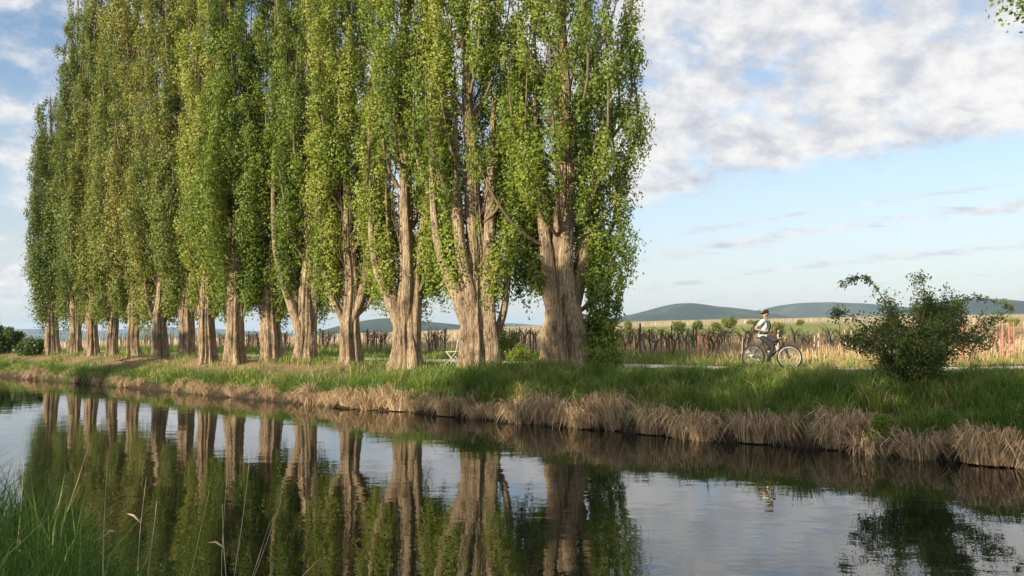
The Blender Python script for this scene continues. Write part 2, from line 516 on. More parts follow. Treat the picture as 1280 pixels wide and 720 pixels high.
NEAR_S = -13.3
def near_z(X, Y):
    t, s = xy_ts(X, Y)
    e = NEAR_S + edge_wob(t + 40) - s
    return np.interp(e, [-2, -0.3, 0, 0.3, 0.9, 1.8], [-1.2, -0.4, -0.1, 0.3, 0.75, 0.95]) + (fbm(X * 0.6, Y * 0.6, 3) - 0.5) * 0.16 * np.clip(e, 0, 1)
def near_colour(X, Y, T_, S_):
    return lerp(np.broadcast_to(TURF, X.shape + (4,)).copy(), MUD, np.clip((0.5 - (NEAR_S - S_)) / 0.3, 0, 1))
ss_near = NEAR_S + 2 - np.concatenate([np.arange(0, 6, 0.25), 6 + np.cumsum(0.3 * 1.2 ** np.arange(36))])
link('near_bank', grid_mesh('near_bank', sorted_axis(-20, 12, 0.4, (-3000, 3000), 1.2), ss_near[::-1], near_z, near_colour), GROUND,
     kind='structure', label='grassy bank on the near side of the canal')

# water sheet and the bed under it
def strip(name, t0, t1, s0, s1, z, mat, **tags):
    c = [(t0, s0), (t1, s0), (t1, s1), (t0, s1)]
    me = mesh_np(name, [(*ts_xy(t, s), z) for t, s in c], quads=[[0, 1, 2, 3]])
    return link(name, me, mat, **tags)
strip('water', -3000, 3000, NEAR_S - 0.9, 0.9, 0.0, WATER, kind='structure', label='still dark canal water mirroring the trees')
strip('canal_bed', -3000, 3000, NEAR_S - 1.4, 1.4, -1.45, plain('bed_mud', (0.03, 0.026, 0.018), 0.9), kind='structure')

# gravel path behind the trees
def path_mesh():
    t = np.concatenate([np.linspace(-260, -42, 40), np.arange(-40, 22, 0.5), np.linspace(23, 200, 40)])
    s0 = path_s(t)
    V = []
    for k, dz in ((-0.95, 0.0), (-0.8, 0.012), (0, 0.03), (0.8, 0.012), (0.95, 0.0)):
        x, y = ts_xy(t, s0 + k + 0.07 * (vnoise(t * 1.3, t * 0 + k) - 0.5))
        V.append(np.stack([x, y, gz(x, y) + 0.012 + dz], -1))
    V = np.stack(V, 1); n = len(t)
    i, j = np.meshgrid(np.arange(n - 1), np.arange(4), indexing='ij')
    return mesh_np('path', V, quads=np.stack([i * 5 + j, (i + 1) * 5 + j, (i + 1) * 5 + j + 1, i * 5 + j + 1], -1), smooth=True)
link('path', path_mesh(), plain('path_gravel', (0.46, 0.41, 0.34), 0.95, 0, 0.22, 5), kind='structure', label='pale gravel cycle path behind the poplars')

# hills
def hill_mat():
    mt, t, out = new_mat('wooded_hill')
    tc = t.n('ShaderNodeTexCoord')
    n1 = t.noise(tc.outputs['Object'], 0.012, 8, 0.65)
    n2 = t.noise(tc.outputs['Object'], 0.0035, 4, 0.6)
    f = t.math('ADD', t.math('MULTIPLY', n1, 0.5), t.math('MULTIPLY', n2, 0.5))
    p = t.n('ShaderNodeBsdfPrincipled', i_Roughness=1.0)
    p.inputs['Specular IOR Level'].default_value = 0.0
    t.l(t.ramp(f, [(0.40, (0.010, 0.020, 0.010)), (0.49, (0.024, 0.042, 0.016)), (0.56, (0.045, 0.064, 0.024)), (0.64, (0.14, 0.14, 0.06))]), p.inputs['Base Color'])
    t.l(p.outputs[0], out.inputs[0])
    return mt
HILL = hill_mat()

def hill(profile, Dm, depth, label, seed):
    pr = np.array(profile, float)
    xs = np.linspace(pr[0, 0], pr[-1, 0], 110)
    ys = np.interp(xs, pr[:, 0], pr[:, 1])
    k = np.ones(7) / 7
    ys = np.convolve(np.pad(ys, 3, mode='edge'), k, 'valid')
    top = np.array([at_depth(x, y, Dm) for x, y in zip(xs, ys)])
    base = float(top[:, 2].min()) - 30
    rows = []
    for a in np.linspace(-1, 1, 23):
        f = np.cos(a * np.pi / 2) ** 1.3
        nz = (fbm(top[:, 0] * 0.006 + seed, a * 5 + top[:, 0] * 0 + seed, 4) - 0.5)
        z = base + (top[:, 2] - base) * f * (1 + 0.45 * nz * (1 - f) * 2)
        yy = Dm + a * depth + nz * depth * 0.12 * (1 - f)
        rows.append(np.stack([top[:, 0] * (1 + 0 * a), yy, z], -1))
    V = np.stack(rows, 0); n, m_ = V.shape[:2]
    i, j = np.meshgrid(np.arange(n - 1), np.arange(m_ - 1), indexing='ij')
    Q = np.stack([i * m_ + j, i * m_ + j + 1, (i + 1) * m_ + j + 1, (i + 1) * m_ + j], -1).reshape(-1, 4)
    link('hill', mesh_np('hill', V, quads=Q, smooth=True), HILL, kind='structure', label=label)

hill([(700, 408), (745, 403), (765, 398), (800, 391), (820, 385), (838, 380.5), (855, 378.5), (872, 380), (888, 383), (905, 384), (925, 386.5), (945, 391), (975, 398), (1010, 406)], 2600, 700, 'wooded hill with a rounded summit between poplars and cyclist', 3)
hill([(900, 402), (945, 391), (975, 382), (1000, 378.5), (1030, 378), (1060, 379.5), (1100, 383), (1150, 390), (1200, 400)], 3300, 900, 'long flat-topped hill behind the cyclist', 8)
hill([(1080, 402), (1130, 390), (1160, 381), (1190, 375), (1215, 373), (1245, 376), (1280, 381), (1330, 386), (1400, 396), (1470, 404)], 2300, 700, 'dark wooded hill behind the rose bush', 14)
hill([(310, 428), (370, 420), (410, 412), (440, 404), (470, 398.5), (490, 397), (512, 401), (540, 402.5), (575, 406), (610, 411), (650, 414)], 2400, 650, 'green hill seen between the poplar trunks', 21)
hill([(520, 416), (585, 411), (625, 404), (645, 404), (675, 407), (700, 404.5), (730, 402.5), (770, 401), (810, 405)], 4200, 800, 'low pale ridge beyond the vineyard', 33)
hill([(-260, 436), (-160, 420), (-60, 413), (0, 411.5), (40, 411), (75, 412.5), (110, 414), (170, 411), (230, 409), (270, 411), (320, 414), (380, 418), (430, 424)], 5200, 900, 'far blue hills beyond the poplar row', 40)
hill([(-200, 440), (-80, 426), (0, 421), (60, 420.5), (130, 422), (200, 419), (260, 420), (300, 418.5), (345, 417), (380, 424), (420, 430)], 3600, 800, 'lower nearer hills beyond the poplar row', 47)

# ------------------------------------------------------------------ foliage tools
def leaf_quads(rng, C, size, flat=0.35, droop=0.0):
    """one folded diamond leaf at every centre in C; returns verts, quads"""
    n = len(C)
    nrm = rng.normal(size=(n, 3)); nrm[:, 2] = nrm[:, 2] * (1 - flat) + flat
    nrm /= np.linalg.norm(nrm, axis=1)[:, None]
    a = rng.normal(size=(n, 3)); a[:, 2] -= droop
    a -= nrm * (a * nrm).sum(1)[:, None]; a /= np.linalg.norm(a, axis=1)[:, None] + 1e-9
    b = np.cross(nrm, a)
    L = (size * rng.uniform(0.65, 1.3, n))[:, None]
    V = np.stack([C - a * L * 0.5, C + b * L * 0.42 - a * L * 0.1 + nrm * L * 0.12, C + a * L * 0.55, C - b * L * 0.42 - a * L * 0.1 + nrm * L * 0.12], 1)
    return V.reshape(-1, 3), np.arange(n * 4).reshape(-1, 4)

def foliage_mesh(rng, name, clumps, tint, per, sig, size, flat=0.3):
    """clumps: centres (k,3); tint (k,); per leaves each; sig (3,) or (k,3) spread"""
    k = len(clumps)
    cen = np.repeat(clumps, per, 0)
    sg = np.broadcast_to(np.asarray(sig, float), (k, 3)).repeat(per, 0)
    sz = np.broadcast_to(np.asarray(size, float), (k,)).repeat(per)
    off = rng.normal(size=cen.shape)
    off *= np.minimum(1, 1.9 / (np.linalg.norm(off, axis=1)[:, None] + 1e-6))
    C = cen + off * sg
    V, Q = leaf_quads(rng, C, sz, flat)
    tn = np.clip(np.repeat(tint, per) + rng.normal(0, 0.11, k * per), 0, 1)
    return mesh_np(name, V, quads=Q, attrs={'tint': np.repeat(tn, 4)})

def plume_mesh(rng, name, cen, rad3, tint, per, size):
    """leafy plumes: leaves spread over and through ellipsoids, facing outwards; cen (k,3), rad3 (k,3), per (k,), size (k,)"""
    idx = np.repeat(np.arange(len(cen)), per); n = len(idx)
    d = rng.normal(size=(n, 3)); d /= np.linalg.norm(d, axis=1)[:, None]
    lob = 1 + 0.28 * np.sin(d[:, 0] * 4 + idx * 1.7) * np.sin(d[:, 2] * 5 + idx * 2.3) + 0.18 * np.sin(d[:, 1] * 7 + idx)
    r = rng.random(n) ** 0.32 * lob * (1 + 0.10 * rng.normal(size=n))
    taper = np.where(d[:, 2] > 0, 1 - 0.45 * d[:, 2], 1 + 0.30 * d[:, 2])
    R3 = rad3[idx] * np.stack([taper, taper, np.ones(n)], -1)
    C = cen[idx] + d * r[:, None] * R3
    spray = rng.random(n) < 0.10
    C[spray] += (d[spray] * [0.5, 0.5, 0.3] + [0, 0, 0.45]) * (rng.random(spray.sum()) * rad3[idx][spray, 0])[:, None]
    nr = d / R3; nr /= np.linalg.norm(nr, axis=1)[:, None]
    nrm = nr * 1.15 + rng.normal(size=(n, 3)) * 0.48 + np.array([0, 0, 0.2])
    nrm /= np.linalg.norm(nrm, axis=1)[:, None]
    a = rng.normal(size=(n, 3)); a[:, 2] -= 0.6
    a -= nrm * (a * nrm).sum(1)[:, None]; a /= np.linalg.norm(a, axis=1)[:, None] + 1e-9
    b = np.cross(nrm, a)
    L = (size[idx] * rng.uniform(0.6, 1.3, n))[:, None]
    V = np.stack([C + b * L * 0.50 - a * L * 0.40, C + a * L * 0.62, C - b * L * 0.50 - a * L * 0.40], 1).reshape(-1, 3)
    tn = np.clip(tint[idx] + rng.normal(0, 0.10, n), 0, 1)
    return mesh_np(name, V, tris=np.arange(n * 3).reshape(-1, 3), attrs={'tint': np.repeat(tn, 3)})

def twig_geo(g, rng, starts, ends, r0, bow=0.1):
    """many thin three-sided sticks"""
    starts, ends = np.asarray(starts), np.asarray(ends); n = len(starts)
    mid = (starts + ends) / 2 + rng.normal(0, bow, (n, 3)) * np.linalg.norm(ends - starts, axis=1)[:, None]
    th = np.arange(3) / 3 * 2 * np.pi
    ring = np.stack([np.cos(th), np.sin(th), 0 * th], -1)
    V = np.stack([starts[:, None] + ring * r0, mid[:, None] + ring * r0 * 0.75, ends[:, None] + ring * r0 * 0.3], 1)
    q = []
    for lv in (0, 1):
        for j in range(3):
            q.append([lv * 3 + j, lv * 3 + (j + 1) % 3, lv * 3 + 3 + (j + 1) % 3, lv * 3 + 3 + j])
    Q = (np.arange(n)[:, None, None] * 9 + np.array(q)[None]).reshape(-1, 4)
    g.add(V.reshape(-1, 3), Q)

# ------------------------------------------------------------------ poplars
def poplar(seed, x_px, s_off, r0, height, rad_c, label, detail=1.0, tone=0.5, old=False, dens=1.0, stems=(), skirt=2.2, lean=0.0, bare=()):
    rng = np.random.default_rng(seed)
    X, Y = row_point(x_px, s_off)
    Z = gzf(X, Y)
    root = empty('poplar_tree', (X, Y, Z), label=label, cat='tree', group='old poplars in a row along the far bank')
    vis = (Y / F_PX) * 470 + 1.0                     # height still inside the frame
    # trunk: fluted, flared, one continuous surface
    zz = np.concatenate([[-0.25, 0, 0.12, 0.28, 0.5], np.arange(0.7, 8, 0.2), np.arange(8, height, 1.1), [height]])
    wob = lambda z, a: 0.10 * np.sin(z * 0.42 + a) * np.clip(z / 4, 0, 1) + 0.03 * np.sin(z * 1.9 + 2 * a) * np.clip(z, 0, 1)
    a1, a2 = rng.uniform(0, 6.28, 2)
    P = np.stack([wob(zz, a1) + lean * zz, wob(zz, a2), zz], -1)
    zc = np.clip(zz, 0, None)
    R = r0 * np.interp(zc, [0, 1, 2, 3, 4.5, 6.5, 10, 15, height], [1.0, 0.93, 0.84, 0.74, 0.58, 0.44, 0.30, 0.17, 0.02]) * (1 + rng.uniform(0.12, 0.34) * np.exp(-zc / 0.40))
    ph = rng.uniform(0, 6.28, 4); kf = rng.integers(7, 11); kg = rng.integers(11, 16)
    burls = [(rng.uniform(3.4, 6.0), rng.uniform(0.3, 3.2), rng.uniform(0.10, 0.30), rng.uniform(0.18, 0.45)) for _ in range(rng.integers(3, 8))]
    flare_k = rng.integers(3, 6); rng_fl = rng.uniform(0.3, 0.8)
    def flute(th, i, P_):
        z = np.clip(P_[:, 2], 0, None)[:, None]
        am = 0.085 * np.exp(-z / 5.0) + 0.045
        tw = 0.16 * z
        w = 1 + am * (2.2 * np.abs(np.sin(kf * th / 2 + ph[0] + tw / 2)) - 1.4) + 0.5 * am * np.sin(kg * th + ph[1] - tw * 1.4 + 0.8 * np.sin(z * 1.3)) + 0.20 * np.exp(-z / rng_fl) * np.sin(flare_k * th + ph[2])
        w = w + 0.05 * np.sin(17 * th + ph[2] + 1.1 * np.sin(z * 1.1 + ph[1])) + 0.035 * np.sin(26 * th - ph[0] + 1.6 * np.sin(z * 0.8)) + 0.03 * np.sin(3 * th + 2.6 * z + ph[3])
        for bt, bzz, ba, bw in burls: w = w + ba * np.exp(-((np.angle(np.exp(1j * (th - bt)))) / bw) ** 2 - ((z - bzz) / (bw * 0.8)) ** 2)
        return w - 0.14 * np.clip(np.sin(2 * th + ph[3] + 0.25 * z) * 6 - 5, 0, 1) * np.exp(-z / 6)
    link('trunk', Geo().tube(P, R * (0.70 if old else 0.80), 72, flute=flute).mesh('trunk'), BARK, root)
    # secondary stems read off the photograph: lists of (x, y, z, r)
    for st in stems:
        st = np.array(st, float); st[:, 1] *= 0.6
        if st[0, 2] > 0.5: st = np.vstack([st[0] * [0.25, 0.25, 1, 0.7] - [0, 0, 0.9, 0], st])
        tt = np.linspace(0, 1, 16); kx = np.linspace(0, 1, len(st))
        Pt = np.stack([np.interp(tt, kx, st[:, c]) for c in range(3)], -1)
        for _ in range(2): Pt[1:-1] = (Pt[:-2] + 2 * Pt[1:-1] + Pt[2:]) / 4
        ph2 = rng.uniform(0, 6.28)
        fl = lambda th, i, P_: 1 + 0.10 * np.sin(4 * th + ph2 + 0.5 * P_[:, 2][:, None]) + 0.05 * np.sin(9 * th + ph2)
        link('stem', Geo().tube(Pt, np.interp(tt, kx, st[:, 3]), 18, flute=fl).mesh('stem'), BARK, root)
    # ascending limbs
    nl = int(62 * dens)
    g = Geo()
    cl, ct, cs, csz = [], [], [], []
    tw_a, tw_b = [], []
    n_low = 4
    for k in range(nl + n_low):
        low = k >= nl
        f = 0.0 if low else k / nl
        z0 = skirt - 0.6 + (height * 0.84 - skirt) * f ** 1.3 + rng.uniform(-0.3, 0.3)
        az = k * 2.399 + rng.uniform(-0.5, 0.5)
        if low:
            az = rng.uniform(-0.35, 0.9) + (math.pi * 0.85 if k % 2 else 0); z0 = rng.uniform(1.6, 2.5)
        ca, sa = math.cos(az), math.sin(az)
        if not low and sa < -0.55 and z0 < skirt + 1.6: z0 += 1.4          # keeps the lower trunk bare towards the canal
        skip = any(abs(math.atan2(math.sin(az - b0), math.cos(az - b0))) < bw and zlo < z0 < zhi for b0, bw, zlo, zhi in bare)
        if skip: continue
        reach = rad_c * (0.36 + 0.64 * rng.random() ** 0.8 + 0.22 * (rng.random() < 0.08)) * (1 - 0.95 * max(0, (z0 - 5) / height)) * (0.8 if z0 < skirt + 0.8 else 1.0) * (0.9 if low else 1)
        ln = rng.uniform(4.5, 7.5) * (1 - 0.35 * f)
        ln = min(ln, height + 0.8 - z0)
        u = np.linspace(0, 1, 9)
        hr = r0 * 0.5 + (reach - r0 * 0.5) * (1 - np.exp(-3.2 * u)) / (1 - math.exp(-3.2)) * (1 - 0.22 * u ** 2)
        swx, swy = rng.normal(0, 0.12, 2)
        tx = np.interp(z0, zz, P[:, 0]); ty = np.interp(z0, zz, P[:, 1])
        L = np.stack([tx + ca * hr + swx * np.sin(u * 5), ty + sa * hr + swy * np.sin(u * 4.4), z0 + ln * (0.16 * u + 0.84 * u ** 1.25)], -1)
        rb = rng.uniform(0.035, 0.082) * (0.75 + 0.5 * r0) * (1.25 - 0.6 * f)
        g.tube(L, rb * (1 - 0.85 * u), 6, cap=False)
        inside = z0 < vis
        # plumes of leaves along the limb
        nc = int(round(ln / (1.12 if inside else 1.5)))
        uu = np.clip((np.arange(nc) + rng.uniform(0.2, 0.9, nc)) / nc, 0.18, 1.0)
        base = np.stack([np.interp(uu, u, L[:, c]) for c in range(3)], -1)
        w = rng.uniform(0.30, 0.70, nc) * (1 - 0.45 * np.clip(uu - 0.5, 0, 1) * 2) * (1 - 0.25 * f)
        out = rng.uniform(0.0, 0.30, nc)
        oa = az + rng.normal(0, 0.9, nc)
        c = base + np.stack([np.cos(oa) * out, np.sin(oa) * out, rng.uniform(-0.1, 0.25, nc)], -1)
        keep = rng.random(nc) > 0.10
        c, w, base = c[keep], w[keep], base[keep]; nc = len(c)
        cl.append(c)
        ct.append(np.clip(tone + rng.normal(0, 0.16) + rng.normal(0, 0.07, nc), 0.03, 0.97))
        cs.append(np.stack([w, w, w * rng.uniform(1.35, 2.1, nc)], -1))
        csz.append(np.full(nc, (0.080 if detail > 0.9 else 0.090) if inside else 0.24))
        tw_a.append(base); tw_b.append(c + np.array([0, 0, 0.3]))
    # dead and epicormic shoots hugging the trunk
    ns = 90
    zs = rng.uniform(1.7, min(vis + 2, height * 0.7), ns); az = rng.uniform(0, 6.28, ns)
    rs = np.interp(zs, zz, R)
    bx, by = np.interp(zs, zz, P[:, 0]), np.interp(zs, zz, P[:, 1])
    A = np.stack([bx + np.cos(az) * rs * 0.95, by + np.sin(az) * rs * 0.95, zs], -1)
    B = A + np.stack([np.cos(az) * rng.uniform(0.15, 0.7, ns), np.sin(az) * rng.uniform(0.15, 0.7, ns), rng.uniform(0.7, 2.2, ns)], -1)
    twig_geo(g, rng, A, B, 0.020, 0.07)
    twig_geo(g, rng, np.vstack(tw_a), np.vstack(tw_b), 0.011, 0.10)
    link('limbs', g.mesh('limbs'), LIMB, root, kind='stuff')
    # tufts on the shoots
    pick = rng.random(ns) < 0.30
    if pick.any():
        cl.append(B[pick]); ct.append(np.full(pick.sum(), min(0.9, tone + 0.1))); cs.append(np.tile([0.16, 0.16, 0.36], (pick.sum(), 1))); csz.append(np.full(pick.sum(), 0.10))
    cl, ct, cs, csz = np.vstack(cl), np.concatenate(ct), np.vstack(cs), np.concatenate(csz)
    vol = cs[:, 0] * cs[:, 2]
    per = np.clip(vol / csz ** 2 * 8.2 * (0.75 + 0.25 * detail), 8, 1500).astype(int)
    link('crown', plume_mesh(rng, 'crown', cl, cs, ct, per, csz), POPLAR_OLD if old else POPLAR, root, kind='stuff')
    return root

ORD = ['second', 'third', 'fourth', 'fifth', 'sixth', 'seventh', 'eighth', 'ninth', 'tenth', 'eleventh', 'twelfth', 'thirteenth']
POP = [  # x px, s, r0, height, crown radius, tone, old, detail, lean
    (66, 3.5, 0.52, 15.8, 1.45, 0.12, True, 0.75, -0.020), (93, 3.7, 0.42, 23.0, 1.2, 0.28, True, 0.75, -0.010), (115, 3.5, 0.43, 24, 1.40, 0.48, True, 0.75, 0.0),
    (140, 3.6, 0.38, 25, 1.45, 0.40, True, 0.75, 0.006), (167, 3.7, 0.42, 25, 1.45, 0.62, True, 0.8, -0.008), (200, 3.6, 0.47, 25, 1.6, 0.58, True, 0.85, 0.010),
    (233, 4.2, 0.50, 25, 1.6, 0.42, True, 0.85, -0.012), (260, 2.7, 0.44, 24, 1.75, 0.85, False, 0.95, 0.004), (295, 2.9, 0.46, 24, 1.75, 0.38, False, 0.95, -0.014),
    (340, 4.1, 0.52, 24, 1.9, 0.30, False, 0.95, 0.0), (382, 4.3, 0.50, 24, 1.9, 0.40, False, 0.95, 0.012), (437, 3.5, 0.46, 22, 1.95, 0.70, False, 1.0, -0.006),
    (508, 3.5, 0.56, 22, 2.1, 0.62, False, 1.05, 0.0), (594, 3.6, 0.62, 23, 2.6, 0.60, False, 1.1, -0.010), (702, 5.3, 0.66, 23, 3.3, 0.54, False, 1.25, 0.014)]
STEMS = {
    9: [[(-0.1, -0.3, 1.6, 0.14), (-0.5, -0.3, 2.6, 0.12), (-0.85, -0.3, 3.6, 0.10), (-1.0, -0.2, 5.5, 0.07), (-1.0, 0, 8, 0.03)]],
    10: [[(-0.2, -0.2, 1.4, 0.22), (-0.75, -0.3, 2.9, 0.17), (-1.2, -0.3, 4.3, 0.13), (-1.35, -0.2, 6.5, 0.09), (-1.4, 0, 9, 0.03)],
         [(0.22, -0.2, -0.1, 0.26), (0.28, -0.2, 2.0, 0.20), (0.5, -0.1, 4.0, 0.2), (0.6, 0, 7, 0.12), (0.6, 0, 10, 0.05)]],
    11: [[(0.1, -0.1, 1.9, 0.20), (0.5, -0.1, 2.5, 0.18), (0.72, 0, 4.0, 0.14), (0.8, 0, 7, 0.08), (0.85, 0, 9, 0.03)],
         [(-0.2, -0.2, 1.7, 0.13), (-0.75, -0.3, 2.7, 0.10), (-1.05, -0.2, 4.2, 0.08), (-1.1, 0, 7, 0.03)]],
    12: [[(-0.2, -0.2, 1.6, 0.26), (-0.7, -0.3, 2.6, 0.16), (-1.15, -0.3, 3.6, 0.12), (-1.3, -0.1, 6, 0.08), (-1.3, 0, 9, 0.03)],
         [(0.24, -0.25, -0.1, 0.28), (0.30, -0.25, 1.6, 0.22), (0.45, -0.2, 3.5, 0.17), (0.8, 0, 6.0, 0.12), (0.9, 0, 9, 0.04)],
         [(0.0, -0.5, 2.0, 0.2), (0.1, -0.55, 3.6, 0.16), (0.0, -0.5, 6.0, 0.10), (0.1, -0.4, 8.5, 0.04)]],
    13: [[(-0.25, -0.2, 1.7, 0.32), (-0.62, -0.3, 2.5, 0.24), (-1.10, -0.35, 3.5, 0.17), (-1.32, -0.3, 4.8, 0.12), (-1.4, -0.2, 7, 0.08), (-1.4, 0, 9.5, 0.03)],
         [(-0.1, -0.35, 2.2, 0.26), (-0.42, -0.4, 3.6, 0.20), (-0.55, -0.4, 5.0, 0.16), (-0.6, -0.3, 8.0, 0.08), (-0.6, 0, 10, 0.03)],
         [(0.56, -0.15, -0.15, 0.34), (0.46, -0.2, 1.4, 0.24), (0.44, -0.2, 3.0, 0.22), (0.55, 0, 5.5, 0.18), (0.7, 0, 9, 0.06)],
         [(0.72, 0.1, 1.1, 0.14), (1.0, 0.1, 1.9, 0.11), (1.12, 0.1, 3.2, 0.09), (1.15, 0.1, 5.5, 0.05), (1.2, 0.1, 7, 0.02)]],
    14: [[(0.80, -0.3, -0.2, 0.42), (0.46, -0.35, 1.3, 0.32), (0.10, -0.3, 2.9, 0.30), (0.25, -0.2, 5.0, 0.22), (0.6, 0, 9, 0.08)],
         [(0.35, -0.1, 1.9, 0.24), (0.75, -0.2, 3.4, 0.2), (1.1, -0.2, 5.0, 0.15), (1.4, 0, 7.5, 0.08), (1.5, 0, 9.5, 0.03)],
         [(-0.3, -0.2, 2.2, 0.28), (-0.5, -0.3, 4.0, 0.2), (-0.75, -0.2, 7.0, 0.1), (-0.8, 0, 10, 0.03)]],
}
LOOK = {0: 'short dark-leaved poplar at the far left end of the row',
        7: 'poplar with bright yellow-green foliage and pale trunk, eighth from the left',
        12: 'poplar with twiggy multi-stemmed trunk, two trees in from the rose-bush end of the row',
        13: 'pale thick poplar with forked side limb, white chair showing beside its trunk',
        14: 'broad double-trunked poplar at the end of the row nearest the cyclist'}
for i, (x, s_, r0, h, rc, tone, old, det, ln_) in enumerate(POP):
    lab = LOOK.get(i) or f"old poplar with {'olive' if old else 'fresh green'} crown, {ORD[i - 1]} from the left in the row"
    poplar(100 + i, x, s_, r0, h, rc, lab, det, tone, old, stems=STEMS.get(i, ()),
           dens=1.0 if i < 12 else 1.15, bare={7: [(-1.57, 0.6, 0, 3.6)], 9: [(-1.57, 0.6, 0, 4.5)], 10: [(-1.57, 0.8, 0, 5.5)], 11: [(-1.57, 0.8, 0, 5.5)], 12: [(-1.57, 0.8, 0, 6.0)], 13: [(-1.45, 0.95, 0, 8.0)], 14: [(-1.57, 0.6, 0, 4.0)]}.get(i, ()), skirt=2.5 if i < 7 else 2.65, lean=ln_)

# ------------------------------------------------------------------ shrubs and small trees
def shrub(name, loc, stems, leaf_n, size, mat, rng, tone=0.4, clump=0.14, spread=0.22, r=0.02, per=14, **tags):
    """stems: list of polylines in local metres"""
    root = empty(name, loc, **tags)
    g = Geo(); cl = []; th_ = []
    for st in stems:
        st = np.array(st, float); kx = np.linspace(0, 1, len(st)); u = np.linspace(0, 1, 10)
        Pt = np.stack([np.interp(u, kx, st[:, c]) for c in range(3)], -1)
        for _ in range(3): Pt[1:-1] = (Pt[:-2] + 2 * Pt[1:-1] + Pt[2:]) / 4
        g.tube(Pt, r * (1 - 0.8 * u), 5, cap=False)
        ln = np.linalg.norm(np.diff(Pt, axis=0), axis=1).sum()
        nc = max(3, int(leaf_n * ln * (0.6 if ln > 2.9 else 1)))
        uu = rng.uniform(0.18, 1.0, nc)
        b = np.stack([np.interp(uu, u, Pt[:, c]) for c in range(3)], -1)
        lng = np.linalg.norm(np.diff(Pt, axis=0), axis=1).sum() > 2.9
        thin = np.where(uu > 0.5, 0.16, 0.9)[:, None] if lng else np.clip(1.35 - uu, 0.25, 1.0)[:, None] ** 1.2
        cl.append(b + rng.normal(0, spread, (nc, 3)) * thin); th_.append(thin[:, 0])
        twig_geo(g, rng, b, cl[-1], r * 0.3, 0.1)
    cl = np.vstack(cl)
    cl[:, 2] = np.maximum(cl[:, 2], 0.05)
    link('stems', g.mesh('stems'), DARK_BARK, root, kind='stuff')
    link('foliage', foliage_mesh(rng, 'foliage', cl, np.clip(rng.normal(tone, 0.16, len(cl)), 0, 1), per, (clump * (0.4 + 0.6 * np.concatenate(th_)))[:, None] * np.ones(3), size, 0.3), mat, root, kind='stuff')
    return root

def random_stems(rng, n, h, w, arch=0.3, z0=0.0):
    out = []
    for k in range(n):
        az = k * 2.399 + rng.uniform(-0.4, 0.4); rr = w * math.sqrt(rng.uniform(0.05, 1)); hh = h * rng.uniform(0.55, 1.0) * (1 - 0.35 * (rr / w) ** 2)
        c, s = math.cos(az), math.sin(az)
        out.append([(0.06 * c, 0.06 * s, -0.05 + z0), (rr * 0.35 * c, rr * 0.35 * s, hh * 0.55), (rr * 0.8 * c, rr * 0.8 * s, hh), (rr * (1 + arch) * c, rr * (1 + arch) * s, hh * (1 - 0.25 * arch))])
    return out

rng = np.random.default_rng(11)
bx, by = row_point(1143, 2.75)
bz = gzf(bx, by)
sc = by / F_PX                                    # metres per pixel at the bush
def bpx(x, y, dy=0.0): return ((x - 1143) * sc, dy, (488 - y) * sc)
rose = [[bpx(1143, 490), bpx(1128, 440), bpx(1116, 400), bpx(1104, 356), bpx(1086, 341), bpx(1066, 347), bpx(1050, 362, 0.1)],
        [bpx(1143, 490), bpx(1160, 430), bpx(1185, 388), bpx(1215, 366), bpx(1240, 378), bpx(1272, 388, 0.1)],
        [bpx(1143, 490), bpx(1150, 430), bpx(1158, 380), bpx(1160, 350), bpx(1150, 346)],
        [bpx(1143, 490), bpx(1165, 440), bpx(1176, 400), bpx(1186, 358)],
        [bpx(1140, 490), bpx(1110, 440), bpx(1080, 400), bpx(1048, 388), bpx(1043, 396, -0.1)],
        [bpx(1140, 490), bpx(1105, 450), bpx(1075, 420), bpx(1056, 432, -0.2)],
        [bpx(1145, 490), bpx(1185, 450), bpx(1215, 425), bpx(1238, 428, -0.2)],
        [bpx(1145, 490), bpx(1190, 440), bpx(1225, 408), bpx(1262, 400, 0.2)]]
for k in range(56):
    az = rng.uniform(0, 6.28); hh = rng.uniform(0.6, 2.2); rr = 1.5 * math.sqrt(rng.random()) * min(1, max(0.35, hh / 1.5)); hh *= (1 - 0.30 * (rr / 1.6) ** 2)
    rose.append([(0, 0, -0.05), (0.4 * rr * math.cos(az), 0.4 * rr * math.sin(az), hh * 0.6), (0.85 * rr * math.cos(az), 0.85 * rr * math.sin(az), hh), (1.1 * rr * math.cos(az), 1.1 * rr * math.sin(az), hh * 0.86)])
shrub('rose_bush', (bx, by, bz), rose, 19, 0.046, SHRUB, rng, 0.68, 0.10, 0.16, 0.016, per=13,
      label='large dark green wild rose bush with long arching shoots on the bank', cat='bush')

sx, sy = row_point(757, 3.6)
shrub('leafy_shrub', (sx, sy, gzf(sx, sy)), random_stems(rng, 14, 0.8, 0.45), 24, 0.07, FRESH, rng, 0.5, 0.11, 0.13, 0.012,
      label='low bushy green shrub in the grass before the double-trunked poplar', cat='shrub')
sx, sy = row_point(738, 5.9)
col = [[(0, 0, 0), (0.1, 0, 1), (0.25, 0, 2.2), (0.3, 0, 3.6)], [(0.2, 0, 0), (0.5, 0, 1.2), (0.7, 0, 2.4), (0.75, 0, 4.2)], [(0.1, 0.1, 0), (0.7, 0.1, 0.9), (0.95, 0.1, 1.9), (1.0, 0.1, 2.8)],
       [(0, 0, 0), (-0.1, -0.1, 1.0), (0.1, -0.1, 2.5), (0.2, -0.1, 4.5)], [(0.3, 0, 0), (0.55, 0.2, 1.5), (0.6, 0.2, 3.2)]] + random_stems(rng, 7, 1.9, 0.6)
shrub('sucker_shrub', (sx, sy, gzf(sx, sy)), col, 32, 0.085, POPLAR, rng, 0.42, 0.15, 0.27, 0.03,
      label='tall leafy poplar suckers growing against the double-trunked poplar', cat='shrub')
sx, sy = row_point(633, 8.9)
